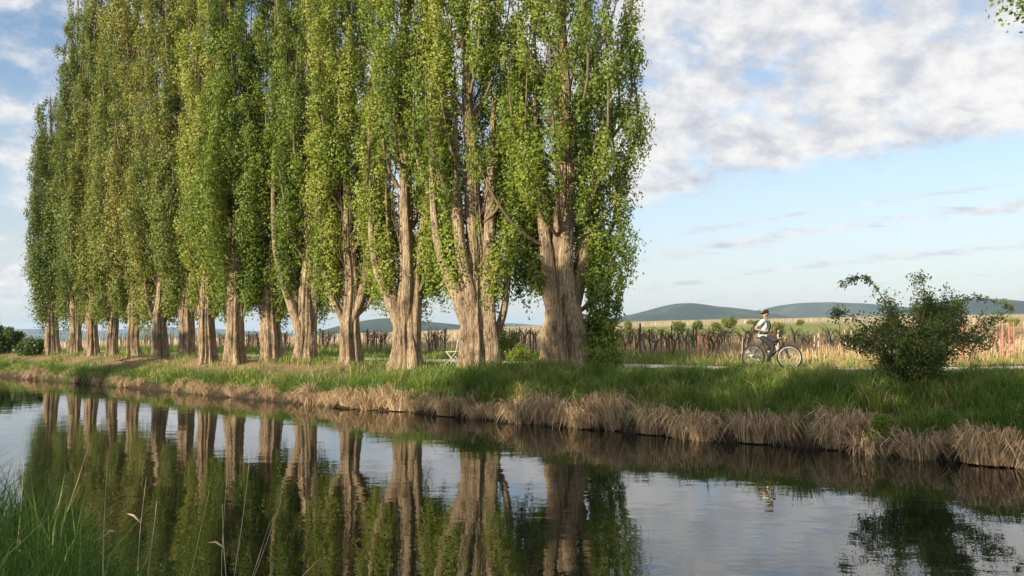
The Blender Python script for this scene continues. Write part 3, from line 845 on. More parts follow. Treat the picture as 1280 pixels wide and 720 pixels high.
shrub('sapling', (sx, sy, gzf(sx, sy)), random_stems(rng, 5, 1.55, 0.35, 0.1), 16, 0.085, FRESH, rng, 0.7, 0.12, 0.13, 0.014,
      label='yellow-green sapling between the two thickest poplars', cat='sapling')
sx, sy = row_point(648, 7.9)
shrub('weed_clump', (sx, sy, gzf(sx, sy)), random_stems(rng, 9, 0.6, 0.45), 22, 0.07, FRESH, rng, 0.75, 0.10, 0.1, 0.008,
      label='low yellow-green weeds beside the pale forked poplar', cat='weeds')
for x, s_, h, w, lab in ((4, 3.0, 1.8, 1.2, 'dark elder bush at the left edge before the poplar row'), (42, 2.9, 0.8, 0.8, 'low elder bush at the foot of the first poplar'),
                         (-45, 3.5, 2.2, 1.6, 'elder bush cut off by the left edge')):
    sx, sy = row_point(x, s_)
    shrub('elder_bush', (sx, sy, gzf(sx, sy)), random_stems(rng, 30, h, w, 0.15), 15, 0.13, SHRUB, rng, 0.45, 0.16, 0.2, 0.02, label=lab, cat='bush', group='elder bushes by the left end of the row')

# far bushes and trees in the fields
FARB = [(785, 402, 150, 1.2, 3.4, 0.55, 'thin sapling in the far meadow just beside the wide poplar'),
        (848, 405, 120, 1.7, 2.9, 0.35, 'round far bush in the meadow under the hill summit'),
        (872, 404, 130, 1.6, 2.7, 0.30, 'second round far bush in the meadow'),
        (896, 404, 110, 1.0, 2.2, 0.35, 'small far bush just before the large meadow bush'),
        (912, 404, 140, 3.0, 4.2, 0.42, 'large loose bush in the meadow before the cyclist'),
        (970, 401, 90, 1.6, 2.2, 0.55, 'dense round tree behind the cyclist'),
        (1000, 399, 170, 1.6, 2.0, 0.40, 'tiny far bush beyond the cyclist'),
        (1265, 396, 120, 2.0, 2.2, 0.75, 'yellowish far bush at the right edge of the vineyard'),
        (945, 402, 210, 6.0, 2.2, 0.45, 'low wide scrub in the far meadow behind the cyclist')]
for x, y, Yd, w, h, tone, lab in FARB:
    p = at_depth(x, y, Yd); z = gzf(p.x, p.y)
    shrub('field_bush', (p.x, p.y, z), random_stems(rng, 22, h * 0.5, w * 0.5, 0.05), 7.0, 0.19, POPLAR_OLD, rng, tone, 0.22, 0.24, 0.03, per=10, label=lab, cat='bush', group='bushes in the far meadow')

# broadleaf trees: a row behind the viewer that shades part of the far bank, one beyond the right edge
def broadleaf(loc, h, w, seed, label, tone=0.4, trunk_h=0.3, limbs=(), n=160, group=None, size=0.22):
    rng = np.random.default_rng(seed)
    root = empty('broadleaf_tree', loc, label=label, cat='tree', **({'group': group} if group else {}))
    z = np.linspace(-0.3, h * 0.8, 12)
    P = np.stack([0.12 * np.sin(z * 0.7 + seed), 0.12 * np.cos(z * 0.6 + seed), z], -1)
    link('trunk', Geo().tube(P, 0.024 * h * (1 - 0.85 * np.clip(z, 0, None) / h) * (1 + 0.5 * np.exp(-np.clip(z, 0, None) / 0.4)), 14).mesh('trunk'), BARK, root)
    g = Geo(); cl = []
    for k in range(26):
        az = k * 2.399; f = (k + 0.5) / 26
        z0 = h * (trunk_h * 0.7 + 0.55 * f); rr = w * (0.55 + 0.45 * rng.random()) * math.sqrt(max(0.05, 1 - ((f - 0.35) / 0.75) ** 2))
        e = np.array([rr * math.cos(az), rr * math.sin(az), min(h, z0 + h * rng.uniform(0.12, 0.3))]); b = np.array([0, 0, z0])
        u = np.linspace(0, 1, 6)[:, None]
        L = b + (e - b) * u + np.array([0, 0, 0.4]) * np.sin(u * np.pi)
        g.tube(L, 0.012 * h * (1 - 0.85 * u[:, 0]) * 0.6, 6, cap=False)
        uu = rng.uniform(0.3, 1.08, n // 16)
        cl.append(b + (e - b) * uu[:, None] + rng.normal(0, 0.32, (len(uu), 3)))
    for L in limbs:
        L = np.array(L, float); u = np.linspace(0, 1, 12); kx = np.linspace(0, 1, len(L))
        L = np.stack([np.interp(u, kx, L[:, c]) for c in range(3)], -1)
        g.tube(L, 0.07 * (1 - 0.85 * u), 6, cap=False)
        uu = rng.uniform(0.45, 1.0, 70)
        cl.append(np.stack([np.interp(uu, u, L[:, c]) for c in range(3)], -1) + rng.normal(0, 0.11, (70, 3)))
    cl = np.vstack(cl)
    link('limbs', g.mesh('limbs'), LIMB, root, kind='stuff')
    link('crown', foliage_mesh(rng, 'crown', cl, np.clip(rng.normal(tone, 0.15, len(cl)), 0, 1), 34, (0.38, 0.38, 0.3), size, 0.3), POPLAR, root, kind='stuff')

def shade_pt(q, p):      # q across the light, p along it
    return LX * p + LY * q, LY * p - LX * q
SH = [(-16.3, 16.0, 1.8), (-13.6, 12.9, 1.9), (-10.6, 12.6, 1.9), (-7.6, 13.4, 2.0), (-4.6, 13.6, 2.0), (-1.5, 12.8, 2.1), (1.8, 12.6, 2.2), (-39.5, 11.2, 1.8)]
for i, (q, h, w) in enumerate(SH):
    X, Y = shade_pt(q, -10.0 + (i % 2) * 1.2)
    broadleaf((X, Y, float(near_z(X, Y))), h, w, 300 + i, f'broadleaf tree on the near bank behind the viewer, {nth(i + 1)} of the shade-casting row',
              group='trees on the near bank behind the viewer', n=80, size=0.25)
tip = at_depth(1285, 6, 15.0)
TX, TY = 14.6, 15.6
TZ = gzf(TX, TY)
broadleaf((TX, TY, TZ), 14, 2.9, 401, 'broadleaf tree past the right edge, one sprig showing in the top corner', 0.25, 0.45,
          limbs=[[(0, 0, 5.2), (-2.2, -0.3, 6.9), (tip.x - TX + 0.9, tip.y - TY, tip.z - TZ + 0.5), (tip.x - TX + 0.1, tip.y - TY, tip.z - TZ + 0.1)]], n=260, size=0.085)

# ------------------------------------------------------------------ grass
def blades(rng, x, y, z, h, w, lean, tint, dirx=None, curl=0.5):
    """bent blades: two quads and a tip; returns verts, quads, tris, tint"""
    n = len(x)
    az = rng.uniform(0, 6.28, n) if dirx is None else dirx
    dx, dy = np.cos(az), np.sin(az)
    pa = rng.uniform(0, 6.28, n); wx, wy = np.cos(pa) * w * 0.5, np.sin(pa) * w * 0.5
    B = np.stack([x, y, z], -1); Wd = np.stack([wx, wy, 0 * wx], -1)
    def lev(f, up): return B + np.stack([dx * lean * h * f ** 1.8, dy * lean * h * f ** 1.8, h * up], -1)
    m1 = lev(0.55, 0.62 - 0.06 * curl * lean); tp = lev(1.0, 1.0 - 0.45 * curl * lean)
    V = np.stack([B - Wd, B + Wd, m1 - Wd * 0.85, m1 + Wd * 0.85, tp], 1).reshape(-1, 3)
    o = np.arange(n)[:, None] * 5
    return V, o + np.array([0, 1, 3, 2]), o + np.array([2, 3, 4]), np.repeat(tint, 5)

def grass_object(name, rng, x, y, z, h, w, lean, tint, mat, label, cat=None, **k):
    V, Q, T_, tn = blades(rng, x, y, z, h, w, lean, np.clip(tint, 0, 1), **k)
    return link(name, mesh_np(name, V, T_, Q, attrs={'tint': tn}), mat, kind='stuff', label=label)

def scatter(rng, n, t0, t1, s0, s1):
    t = rng.uniform(t0, t1, n); s = rng.uniform(s0, s1, n)
    return t, s, *ts_xy(t, s)

rng = np.random.default_rng(77)
# tall green sward on the open bank
t, s, x, y = scatter(rng, 170000, -11, 17, 0.30, 9.5)
cl = np.clip((fbm(x * 0.9, y * 0.9, 3) - 0.5) * 1.7 + 0.5, 0, 1); cl2 = np.clip((fbm(x * 2.6 + 40, y * 2.6, 2) - 0.5) * 1.6 + 0.5, 0, 1)
keep = (rng.random(len(t)) < np.clip(1.5 - 0.10 * s, 0.6, 1)) & (np.abs(s - path_s(t)) > 0.98) & (s < path_s(t) - 0.7) & (rng.random(len(t)) < np.clip((t + 7.0) / 4.0 + (0.3 - 0.4 * np.clip(s - 1.0, 0, 2)), 0.05, 1))
t, s, x, y, cl, cl2 = [a[keep] for a in (t, s, x, y, cl, cl2)]
h = (0.09 + 0.26 * cl + 0.26 * np.clip(cl2 - 0.45, 0, 1) * 2) * np.clip(1.35 - 0.11 * s, 0.55, 1.2) * rng.uniform(0.6, 1.35, len(t))
h *= np.interp(path_s(t) - s, [0, 1.0, 2.2, 3.5], [0.25, 0.35, 0.6, 1.0])
tint = 0.54 + 0.45 * (cl2 - 0.5) - 0.4 * (cl - 0.5) + rng.normal(0, 0.19, len(t)) + 0.5 * (rng.random(len(t)) < 0.03 + 0.25 * np.clip(vnoise(x * 0.7 + 60, y * 0.7) - 0.6, 0, 1))
grass_object('bank_grass', rng, x, y, gz(x, y) - 0.02, h, rng.uniform(0.010, 0.022, len(t)), rng.uniform(0.15, 1.0, len(t)), tint, GRASS, 'tall green grass covering the shaded bank')
# thinner sunlit sward along the poplars
t, s, x, y = scatter(rng, 60000, -46, -8.5, 0.25, 6.0)
cl = fbm(x * 0.8 + 9, y * 0.8, 3)
keep = (rng.random(len(t)) < np.clip(1.25 - 0.66 * s + 2.6 * (cl - 0.5), 0.05, 1))
t, s, x, y, cl = [a[keep] for a in (t, s, x, y, cl)]
h = (0.10 + 0.24 * cl) * rng.uniform(0.6, 1.3, len(t))
tint = 0.62 + 0.5 * (cl - 0.5) + rng.normal(0, 0.14, len(t)) + 0.4 * (rng.random(len(t)) < 0.12)
grass_object('poplar_grass', rng, x, y, gz(x, y) - 0.02, h, rng.uniform(0.012, 0.024, len(t)), rng.uniform(0.1, 0.9, len(t)), tint, GRASS, 'thin sunlit grass along the feet of the poplars')
t, s, x, y = scatter(rng, 16000, -46, 17, 0.10, 0.75)
cl = vnoise(t * 1.1, t * 0 + 2.2)
keep = rng.random(len(t)) < np.clip((cl - 0.5) * 5, 0.04, 1)
t, s, x, y, cl = [a[keep] for a in (t, s, x, y, cl)]
toward = math.atan2(-N[1], -N[0]) + rng.normal(0, 0.7, len(t))
grass_object('edge_grass', rng, x, y, gz(x, y) - 0.02, rng.uniform(0.22, 0.55, len(t)), rng.uniform(0.008, 0.016, len(t)), rng.uniform(0.4, 1.3, len(t)), 0.3 + rng.normal(0, 0.2, len(t)) + 0.4 * (rng.random(len(t)) < 0.2), GRASS, 'green grass hanging over the bank edge between tussocks', dirx=toward, curl=0.9)
# herbs between the tree feet and the path, and the verge before the vineyard
t, s, x, y = scatter(rng, 90000, -48, 20, 3.0, 17.0)
cl = fbm(x * 0.7 + 3, y * 0.7 + 5, 3)
ds = s - path_s(t)
keep = (np.abs(ds) > 0.97) & (rng.random(len(t)) < np.where(ds > 0, np.clip(1.25 - 0.16 * ds, 0.1, 1), np.clip((cl - 0.42) * 4, 0.05, 0.8))) & ((ds > 0) | (t < -8))
t, s, x, y, cl, ds = [a[keep] for a in (t, s, x, y, cl, ds)]
h = (0.10 + 0.34 * cl) * rng.uniform(0.6, 1.3, len(t)) * np.where(ds > 3, 1.35, 1.0) * np.clip(0.5 + np.abs(ds) * 0.35, 0.4, 1)
dry = np.clip((t + 3) / 10, 0.1, 0.75) * np.clip((ds - 0.8) / 1.5, 0, 1)
tint = 0.62 + 0.4 * (cl - 0.5) + rng.normal(0, 0.12, len(t)) + 0.45 * (rng.random(len(t)) < dry)
grass_object('verge_grass', rng, x, y, gz(x, y) - 0.02, h, rng.uniform(0.014, 0.026, len(t)), rng.uniform(0.1, 0.8, len(t)), tint, GRASS, 'yellow-green verge grass between path and vineyard')
# dry stems standing through the vineyard
t, s, x, y = scatter(rng, 70000, -60, 60, 10.0, 44.0)
ds = s - path_s(t); u = x / np.maximum(y, 1)
cl = fbm(x * 0.3 + 3, y * 0.3 + 5, 3)
keep = (ds > 3.4) & (np.abs(u) < 0.72) & (rng.random(len(t)) < np.clip(0.15 + 1.6 * np.clip(u - 0.10, 0, 1) * 3 + (cl - 0.5), 0.06, 1))
t, s, x, y, cl = [a[keep] for a in (t, s, x, y, cl)]
h = (0.22 + 0.42 * cl) * rng.uniform(0.5, 1.3, len(t))
grass_object('vineyard_straw', rng, x, y, gz(x, y) - 0.02, h, rng.uniform(0.016, 0.034, len(t)), rng.uniform(0.05, 0.6, len(t)), 0.5 + rng.normal(0, 0.22, len(t)), STRAW, 'dry straw-coloured stems among the vines')

# ------------------------------------------------------------------ dry sedge tussocks on the waterline
def tussock_mesh(seed, n=420, h=0.50):
    rng = np.random.default_rng(seed)
    a = rng.uniform(0, 6.28, n); r = 0.27 * np.sqrt(rng.random(n))
    bx_, by_ = r * np.cos(a), r * np.sin(a) * 0.8
    out = a + rng.normal(0, 0.75, n)
    hh = h * rng.uniform(0.30, 1.25, n) ** 0.9; ln = rng.uniform(0.10, 1.25, n)
    f = np.array([0, 0.35, 0.65, 0.85, 1.0])
    up = np.array([0, 0.50, 0.88, 0.92, 0.80])
    hang = rng.uniform(0.0, 1.5, n) * ln
    pts = []
    for k, (ff, uu) in enumerate(zip(f, up)):
        pts.append(np.stack([bx_ + np.cos(out) * ln * hh * ff ** 1.5 * 0.75, by_ + np.sin(out) * ln * hh * ff ** 1.5 * 0.75 - 0.10 * ff * hh, hh * (uu - hang * max(0, ff - 0.5) * 1.2)], -1))
    pa = rng.uniform(0, 6.28, n); w = rng.uniform(0.0035, 0.0075, n)
    Wd = np.stack([np.cos(pa) * w, np.sin(pa) * w, 0 * w], -1)
    V = []
    for k, p_ in enumerate(pts[:-1]): V += [p_ - Wd * (1 - 0.18 * k), p_ + Wd * (1 - 0.18 * k)]
    V.append(pts[-1]); V = np.stack(V, 1)
    o = np.arange(n)[:, None] * 9
    Q = np.concatenate([o + np.array([2 * k, 2 * k + 1, 2 * k + 3, 2 * k + 2]) for k in range(3)], 0)
    T_ = o + np.array([6, 7, 8])
    tint = np.clip(rng.normal(0.48, 0.30, n), 0, 1)
    me = mesh_np('sedge_tussock', V.reshape(-1, 3), T_, Q, attrs={'tint': np.repeat(tint, 9)})
    me.materials.append(STRAW)
    return me

TUS = [tussock_mesh(900 + i, 560, 0.46 + 0.05 * (i % 3)) for i in range(6)]
rot_bank = math.atan2(D[1], D[0])
rng = np.random.default_rng(4)
tus, TAGS = [], []
tcur = -46.0
while tcur < 16.5:
    tus.append((tcur + rng.uniform(-0.08, 0.08), (0.45 + 0.85 * rng.random() ** 1.2) * (0.74 if tcur < -9 else 1.22), rng.uniform(-0.10, 0.30)))
    tcur += (rng.uniform(0.22, 0.58) + 0.45 * (rng.random() < 0.14)) * (1.25 if tcur < -14 else 1.0)
BIGT = [(10.55, 1.34, 'large round dry sedge tussock at the water below the bush, nearest the right edge'), (6.35, 1.15, 'wide dry sedge tussock overhanging the water straight below the cyclist'),
        (4.0, 1.1, 'shaggy dry sedge tussock between cyclist and double-trunked poplar, at the waterline'), (-2.4, 1.1, 'dry sedge tussock at the waterline below the pale forked poplar'),
        (-4.5, 1.15, 'ragged dry sedge tussock at the edge of sun and shade on the waterline')]
tus = [q for q in tus if all(abs(q[0] - b[0]) > 0.33 for b in BIGT)]
for k, (tc_, sc_, ds_) in enumerate(tus):
    s0 = 0.12 + float(edge_wob(tc_)) + ds_
    X, Y = ts_xy(tc_, s0)
    o = link('sedge_tussock', TUS[k % 6], None, loc=(X, Y, rng.uniform(-0.03, 0.14)))
    o.rotation_euler = (rng.normal(0.08, 0.12), rng.normal(0, 0.14), rot_bank + rng.normal(0, 0.4)); o.scale = (sc_ * rng.uniform(0.85, 1.2), sc_, sc_ * rng.uniform(0.85, 1.15))
    TAGS.append((o, tc_, X, Y, sc_))
marks = [(pp[0], f"below the {nth(i_ + 1)} poplar from the left") for i_, pp in enumerate(POP)] + [(775, 'before the leafy suckers'), (870, 'before the dark vine posts'), (965, 'below the cyclist'), (1060, 'between cyclist and rose bush'), (1143, 'below the rose bush'), (1240, 'right of the rose bush')]
where = {}
for o, tc_, X, Y, sc_ in TAGS:
    pxx = 640 + F_PX * X / Y
    where.setdefault(min(marks, key=lambda q: abs(q[0] - pxx))[1], []).append((pxx, o, tc_, sc_))
for wh, lst in where.items():
    for n_, (pxx, o, tc_, sc_) in enumerate(sorted(lst, key=lambda q: q[0])):
        sun_ = 'sunlit' if tc_ < -5.5 else 'shaded'
        tag(o, f"{sun_} dry sedge tussock on the waterline {wh}, {nth(n_ + 1)} there", 'tussock', f'{sun_} sedge tussocks along the canal')
for k, (tc_, sc_, lab) in enumerate(BIGT):
    X, Y = ts_xy(tc_, 0.12 + float(edge_wob(tc_)))
    o = link('sedge_tussock', TUS[k], None, loc=(X, Y, 0.03), label=lab, cat='tussock', group='large sedge tussocks along the canal')
    o.rotation_euler = (0, 0, rot_bank); o.scale = (sc_ * 1.15, sc_, sc_ * 1.1)
# green weeds drooping between tussocks
for tc_, lab in ((8.75, 'fresh green weeds hanging to the water between dry tussocks below the bush'), (-6.1, 'dark green weeds at the water where the sunlit bank ends')):
    X, Y = ts_xy(tc_, 0.25)
    shrub('bank_weed', (X, Y, 0.12), random_stems(rng, 9, 0.55, 0.3, 0.4), 30, 0.05, FRESH, rng, 0.5, 0.07, 0.09, 0.006, label=lab, cat='weeds')

# ------------------------------------------------------------------ near bank: reeds at the lower left
rng = np.random.default_rng(21)
n = 11000
t = rng.uniform(0.0, 9.5, n); e = rng.uniform(-0.75, 1.7, n); sN = NEAR_S - e
x, y = ts_xy(t, sN)
pxl = x / np.maximum(y, 0.1)
keep = (y > 1.5) & (pxl < -0.26) & (rng.random(n) < np.clip((-0.28 - pxl) / 0.22, 0.05, 1))
t, x, y, e, pxl = [a[keep] for a in (t, x, y, e, pxl)]
h = rng.uniform(0.35, 0.85, len(t)) * np.clip(0.55 + 0.9 * np.clip(-pxl - 0.34, 0, 0.5), 0.45, 1.0) * (0.7 + 0.6 * vnoise(x * 1.5, y * 1.5))
grass_object('near_reeds', rng, x, y, np.maximum(near_z(x, y), -0.05) - 0.03, np.where(e < 0.35, rng.uniform(0.55, 1.30, len(t)) * np.clip(0.25 + 3.2 * (-pxl - 0.33), 0.45, 1.05), h), rng.uniform(0.008, 0.017, len(t)), rng.uniform(0.08, 0.75, len(t)), 0.12 + rng.normal(0, 0.22, len(t)) + 0.6 * (rng.random(len(t)) < 0.05), GRASS, 'dark green reed blades on the near bank in the lower left corner')

# single dry stalks rising in front of the water
STK = [((127, 725), (134, 583)), ((170, 725), (183, 596)), ((186, 725), (196, 625)), ((294, 730), (313, 562)), ((315, 725), (352, 624)), ((312, 725), (338, 652)), ((281, 730), (278, 630)), ((276, 725), (284, 590)),
       ((376, 722), (398, 700)), ((60, 720), (112, 552)), ((20, 700), (30, 575)), ((236, 720), (262, 612)), ((130, 640), (96, 618)), ((150, 665), (162, 652))]
for k, (b_, t_) in enumerate(STK[:12]):
    Yd = 4.9 + 0.35 * ((k * 7) % 4)
    B = at_depth(*b_, Yd); Tp = at_depth(*t_, Yd + 0.1)
    dirv = (Tp - B); foot = B - dirv * (max(0.0, B.z - 0.35) / max(dirv.z, 0.05))
    foot.z = max(foot.z, 0.0)
    u = np.linspace(0, 1, 10)
    Pn = np.array([list(foot.lerp(Tp, float(a))) for a in u]); Pn[:, 0] += 0.02 * np.sin(u * 5 + k) * (1 - u)
    g = Geo().tube(Pn, 0.0034 * (1 - 0.65 * u), 5)
    root = link('reed_stalk', g.mesh('reed_stalk'), PALE_POST, label=None)
    where = ['beside the leftmost reeds', 'with a broken leaf halfway up', 'short one behind the broken leaf', 'tallest one, standing well into the water', 'leaning to the right, longer of a leaning pair', 'leaning to the right, shorter of a leaning pair',
             'bent over at the tip', 'thin upright one beside the bent-tipped stalk', 'short tip at the bottom edge below the pale trunk reflection', 'thin slanting one over the dark reflection', 'at the left edge above the reeds', 'thin one just left of the bent-tipped stalk'][k]
    tag(root, 'dry reed stalk ' + where, 'reed', 'dry reed stalks on the near bank')
    if k in (1, 6, 0):
        p0 = Pn[6]; q = p0 + np.array([-0.12 if k else 0.07, 0.02, 0.07 if k == 1 else 0.03])
        lf = Geo().tube([p0, (p0 + q) / 2 + [0, 0, 0.02], q], [0.004, 0.008, 0.001], 4)
        link('leaf', lf.mesh('leaf'), PALE_POST, root)

# ------------------------------------------------------------------ vineyard
def front_s(t): return path_s(t) + np.interp(t, [-60, -20, 0, 8, 20], [5.0, 4.6, 3.9, 4.2, 5.0])
POST_H = 1.06
def post_mesh(seed, h, r, lean, sides=6):
    rng = np.random.default_rng(seed)
    z = np.array([-0.15, 0, h * 0.3, h * 0.62, h * 0.9, h])
    P = np.stack([lean * z + 0.012 * np.sin(z * 3 + seed), 0.4 * lean * z, z], -1)
    return Geo().tube(P, r * np.array([1.05, 1.0, 0.97, 1.0, 0.93, 0.78]), sides, flute=lambda th, i, P_: 1 + 0.10 * np.sin(3 * th + seed)).mesh('vine_post')
PW = [post_mesh(i, POST_H * f, 0.030 + 0.008 * (i % 2), l) for i, (f, l) in enumerate(((1.0, 0.02), (1.05, -0.03), (0.92, 0.05), (1.12, 0.0)))]
PR = [post_mesh(20 + i, POST_H * f, 0.024, l, 4) for i, (f, l) in enumerate(((1.0, 0.02), (1.05, -0.02), (0.94, 0.0), (1.1, 0.03)))]
PP = [post_mesh(40 + i, POST_H * f, 0.026, l, 5) for i, (f, l) in enumerate(((0.9, 0.02), (1.0, -0.04), (0.8, 0.12)))]
for me in PW: me.materials.append(GREY_WOOD)
for me in PR: me.materials.append(RUST)
for me in PP: me.materials.append(PALE_POST)

def vine_mesh(seed):
    """gnarled stock with canes tied along the wire and a few young leaves"""
    rng = np.random.default_rng(seed)
    g = Geo(); hh = rng.uniform(0.40, 0.58)
    z = np.linspace(-0.08, hh, 8)
    P = np.stack([0.05 * np.sin(z * 6 + seed), 0.05 * np.cos(z * 5 + seed * 2), z], -1)
    g.tube(P, np.interp(z, [-0.1, 0.05, hh], [0.05, 0.034, 0.042]), 6)
    tip = []
    for k in range(5):
        a = rng.uniform(-0.6, 0.6) + (np.pi if k % 2 else 0); ln = rng.uniform(0.3, 0.65)
        u = np.linspace(0, 1, 5)
        C = np.stack([P[-1, 0] + np.cos(a) * ln * u, P[-1, 1] + np.sin(a) * ln * u * 0.4, hh + 0.28 * np.sin(u * 2.2) + 0.22 * u * rng.uniform(0, 1.6)], -1)
        g.tube(C, 0.012 * (1 - 0.6 * u) + 0.003, 4, cap=False); tip.append(C[2:])
    me = g.mesh('grapevine')
    tip = np.vstack(tip)
    return me, tip
VINES = []
for i in range(7):
    me, tip = vine_mesh(60 + i)
    r_ = np.random.default_rng(700 + i)
    # leaves join the stock in one mesh (a grapevine a few pixels high)
    C = np.repeat(tip, 1, 0) + r_.normal(0, 0.05, (len(tip), 3))
    V, Q = leaf_quads(r_, C, np.full(len(C), 0.055))
    bm = bmesh.new(); bm.from_mesh(me); n0 = len(bm.faces)
    vs_ = [bm.verts.new(v) for v in V]
    for q in Q:
        f = bm.faces.new([vs_[k] for k in q]); f.material_index = 1
    bm.to_mesh(me); bm.free()
    at = me.attributes.new('tint', 'FLOAT', 'POINT'); at.data.foreach_set('value', np.full(len(me.vertices), 0.7, np.float32))
    me.materials.append(DARK_BARK); me.materials.append(FRESH)
    VINES.append(me)

rng = np.random.default_rng(9)
cand_p, cand_v = [], []
# rows run away from the path, a little across the view
RD = np.array([0.30, 0.954])
for r_i in range(-44, 60):
    t0 = r_i * 1.35
    X0, Y0 = ts_xy(t0, front_s(t0))
    for k in range(0, 10):
        dd = k * 2.8
        X, Y = X0 + RD[0] * dd, Y0 + RD[1] * dd
        if abs(X / Y) < 0.70: cand_p.append((X + rng.normal(0, 0.07), Y + rng.normal(0, 0.07), k, r_i))
    for k in range(0, 18):
        dd = 0.5 + k * 1.5
        X, Y = X0 + RD[0] * dd, Y0 + RD[1] * dd
        if abs(X / Y) < 0.70 and rng.random() < 0.48: cand_v.append((X + rng.normal(0, 0.08), Y + rng.normal(0, 0.08), k, r_i))
TREE_GAP = [(x_, r_) for x_, r_ in ((70, 10), (93, 9), (115, 9), (140, 9), (167, 9), (200, 11), (233, 12), (260, 13), (295, 13), (340, 15), (380, 18), (437, 17), (508, 24), (590, 34), (705, 36))]
def hidden(X, Y):
    px_ = 640 + F_PX * X / Y
    return any(abs(px_ - a) < b for a, b in TREE_GAP)
cand_p.sort(key=lambda c: c[1]); cand_v.sort(key=lambda c: c[1])
vis_p = [c for c in cand_p if not hidden(c[0], c[1])]; vis_v = [c for c in cand_v if not hidden(c[0], c[1])]
vis_p_obj, vis_v_obj = vis_p[:280], vis_v[:260]
rest_p, rest_v = vis_p[280:], vis_v[260:]
def zone(X, Y): return X / Y
ROWS = {r: i_ + 1 for i_, r in enumerate(sorted({c[3] for c in vis_p_obj + vis_v_obj}))}
def place(k, r): return f"{nth(k + 1)} from the path in the {nth(ROWS[r])} vineyard row from the left" 
for i, (X, Y, k, r_) in enumerate(vis_p_obj):
    u = zone(X, Y); red = u > 0.235 and (u < 0.262 or rng.random() < 0.14 or u > 0.56)
    pale = not red and u > 0.235
    me = (PR if red else PP if pale else PW)[i % (4 if not pale else 3)]
    o = link('vine_post', me, None, loc=(X, Y, gzf(X, Y)))
    o.rotation_euler = (rng.normal(0, 0.03), rng.normal(0, 0.03), rng.uniform(0, 6.28)); o.scale = (1, 1, rng.uniform(0.85, 1.15))
    kind_, grp = ('thin weathered', 'weathered posts behind the poplars') if u < -0.04 else ('rust-red', 'rust-red vineyard posts') if red else ('pale', 'pale vineyard posts') if pale else ('dark wooden', 'dark vineyard posts')
    tag(o, f"{kind_} vine post, {place(k, r_)}", 'post', grp)
for i, (X, Y, k, r_) in enumerate(vis_v_obj):
    o = link('grapevine', VINES[i % 7], None, loc=(X, Y, gzf(X, Y)))
    o.rotation_euler = (0, 0, rng.uniform(-0.5, 0.5) + (3.14 if i % 2 else 0)); o.scale = (1, 1, rng.uniform(0.85, 1.2))
    u = zone(X, Y)
    kind_, grp = ('dark', 'vines behind the poplars') if u < -0.04 else ('dark', 'vines among the dark posts') if u < 0.245 else ('straw-hidden', 'vines in the dry rows')
    tag(o, f"{kind_} gnarled grapevine, {place(k, r_)}", 'vine', grp)
# the end posts that stand out
for x_, top, bot, me_s, lab in ((800.5, 404, 452, 0.045, 'tallest dark end post before the vineyard, alone near the wide poplar'), (769.5, 414, 448, 0.035, 'dark end post just right of the leafy suckers'),
                                (873, 410, 452, 0.04, 'rust-red end post where the dry rows begin'), (545, 417, 447, 0.045, 'dark leaning end post beside the white chair'), (476, 418, 447, 0.04, 'dark end post between the multi-stemmed poplar and its neighbour'),
                                (1203, 396, 448, 0.075, 'thick rusty end post behind the rose bush'), (1225, 401, 447, 0.04, 'rusty end post second from the thick one'), (1254, 403, 446, 0.045, 'brown end post right of the rose bush'),
                                (1262, 403, 444, 0.035, 'reddish end post near the right edge'), (1268, 402, 440, 0.03, 'thin dark end post nearest the right edge')):
    ti, si = xy_ts(*row_point(x_, 11.0))
    X, Y = row_point(x_, float(front_s(ti)) - 0.4)
    z0 = gzf(X, Y); hpx = at_depth(x_, top, Y).z - z0
    me = post_mesh(int(x_), hpx, me_s, -0.06 if x_ == 545 else 0.01, 8)
    link('end_post', me, RUST if x_ > 860 else GREY_WOOD, loc=(X, Y, z0), label=lab, cat='post', group='end posts of the vineyard rows')
# wire along the right-hand end posts, with shoots on it
# the many further posts and vines, too far to tell apart
def joined(name, items, meshes, mats, label, scale=1.0, smooth=False):
    data = []
    for me in meshes:
        n = len(me.vertices); v = np.empty(n * 3); me.vertices.foreach_get('co', v)
        q = [list(p.vertices) for p in me.polygons]
        data.append((v.reshape(-1, 3), np.array([f for f in q if len(f) == 4]), np.array([f for f in q if len(f) == 3])))
    if not items: return None
    g = Geo()
    for i, (X, Y, *k) in enumerate(items):
        v, q, t_ = data[i % len(data)]
        a = rng.uniform(0, 6.28); c, s = math.cos(a), math.sin(a)
        vv = np.stack([v[:, 0] * c - v[:, 1] * s, v[:, 0] * s + v[:, 1] * c, v[:, 2] * rng.uniform(0.85, 1.15)], -1) * scale + np.array([X, Y, gzf(X, Y)])
        g.add(vv, q, t_ if len(t_) else None)
    return link(name, g.mesh(name, smooth), mats, kind='stuff', label=label)
far_grey = [c for c in rest_p if zone(c[0], c[1]) < 0.245]; far_pale = [c for c in rest_p if zone(c[0], c[1]) >= 0.245]
joined('far_vine_posts', far_grey, PW, GREY_WOOD, 'many weathered vineyard posts further back')
joined('far_vine_posts', far_pale[::2], PP, PALE_POST, 'many pale vineyard posts further back')
joined('far_vine_posts', far_pale[1::2], PR, RUST, 'many rust-red vineyard posts further back')
stock = []
for i in range(4):
    g = Geo(); r_ = np.random.default_rng(i)
    g.tube([(0, 0, -0.05), (0.04, 0.02, 0.3), (-0.02, 0, 0.62)], [0.04, 0.03, 0.035], 4, cap=False)
    for k in range(4):
        a = r_.uniform(0, 6.28); e = np.array([0.4 * math.cos(a), 0.3 * math.sin(a), r_.uniform(0.7, 1.0)])
        g.tube([(-0.02, 0, 0.6), e * 0.6 + [0, 0, 0.35], e], [0.012, 0.009, 0.004], 3, cap=False)
    stock.append(g.mesh('stock'))
joined('far_vines', rest_v[:1500], stock, DARK_BARK, 'many dark vines further back')
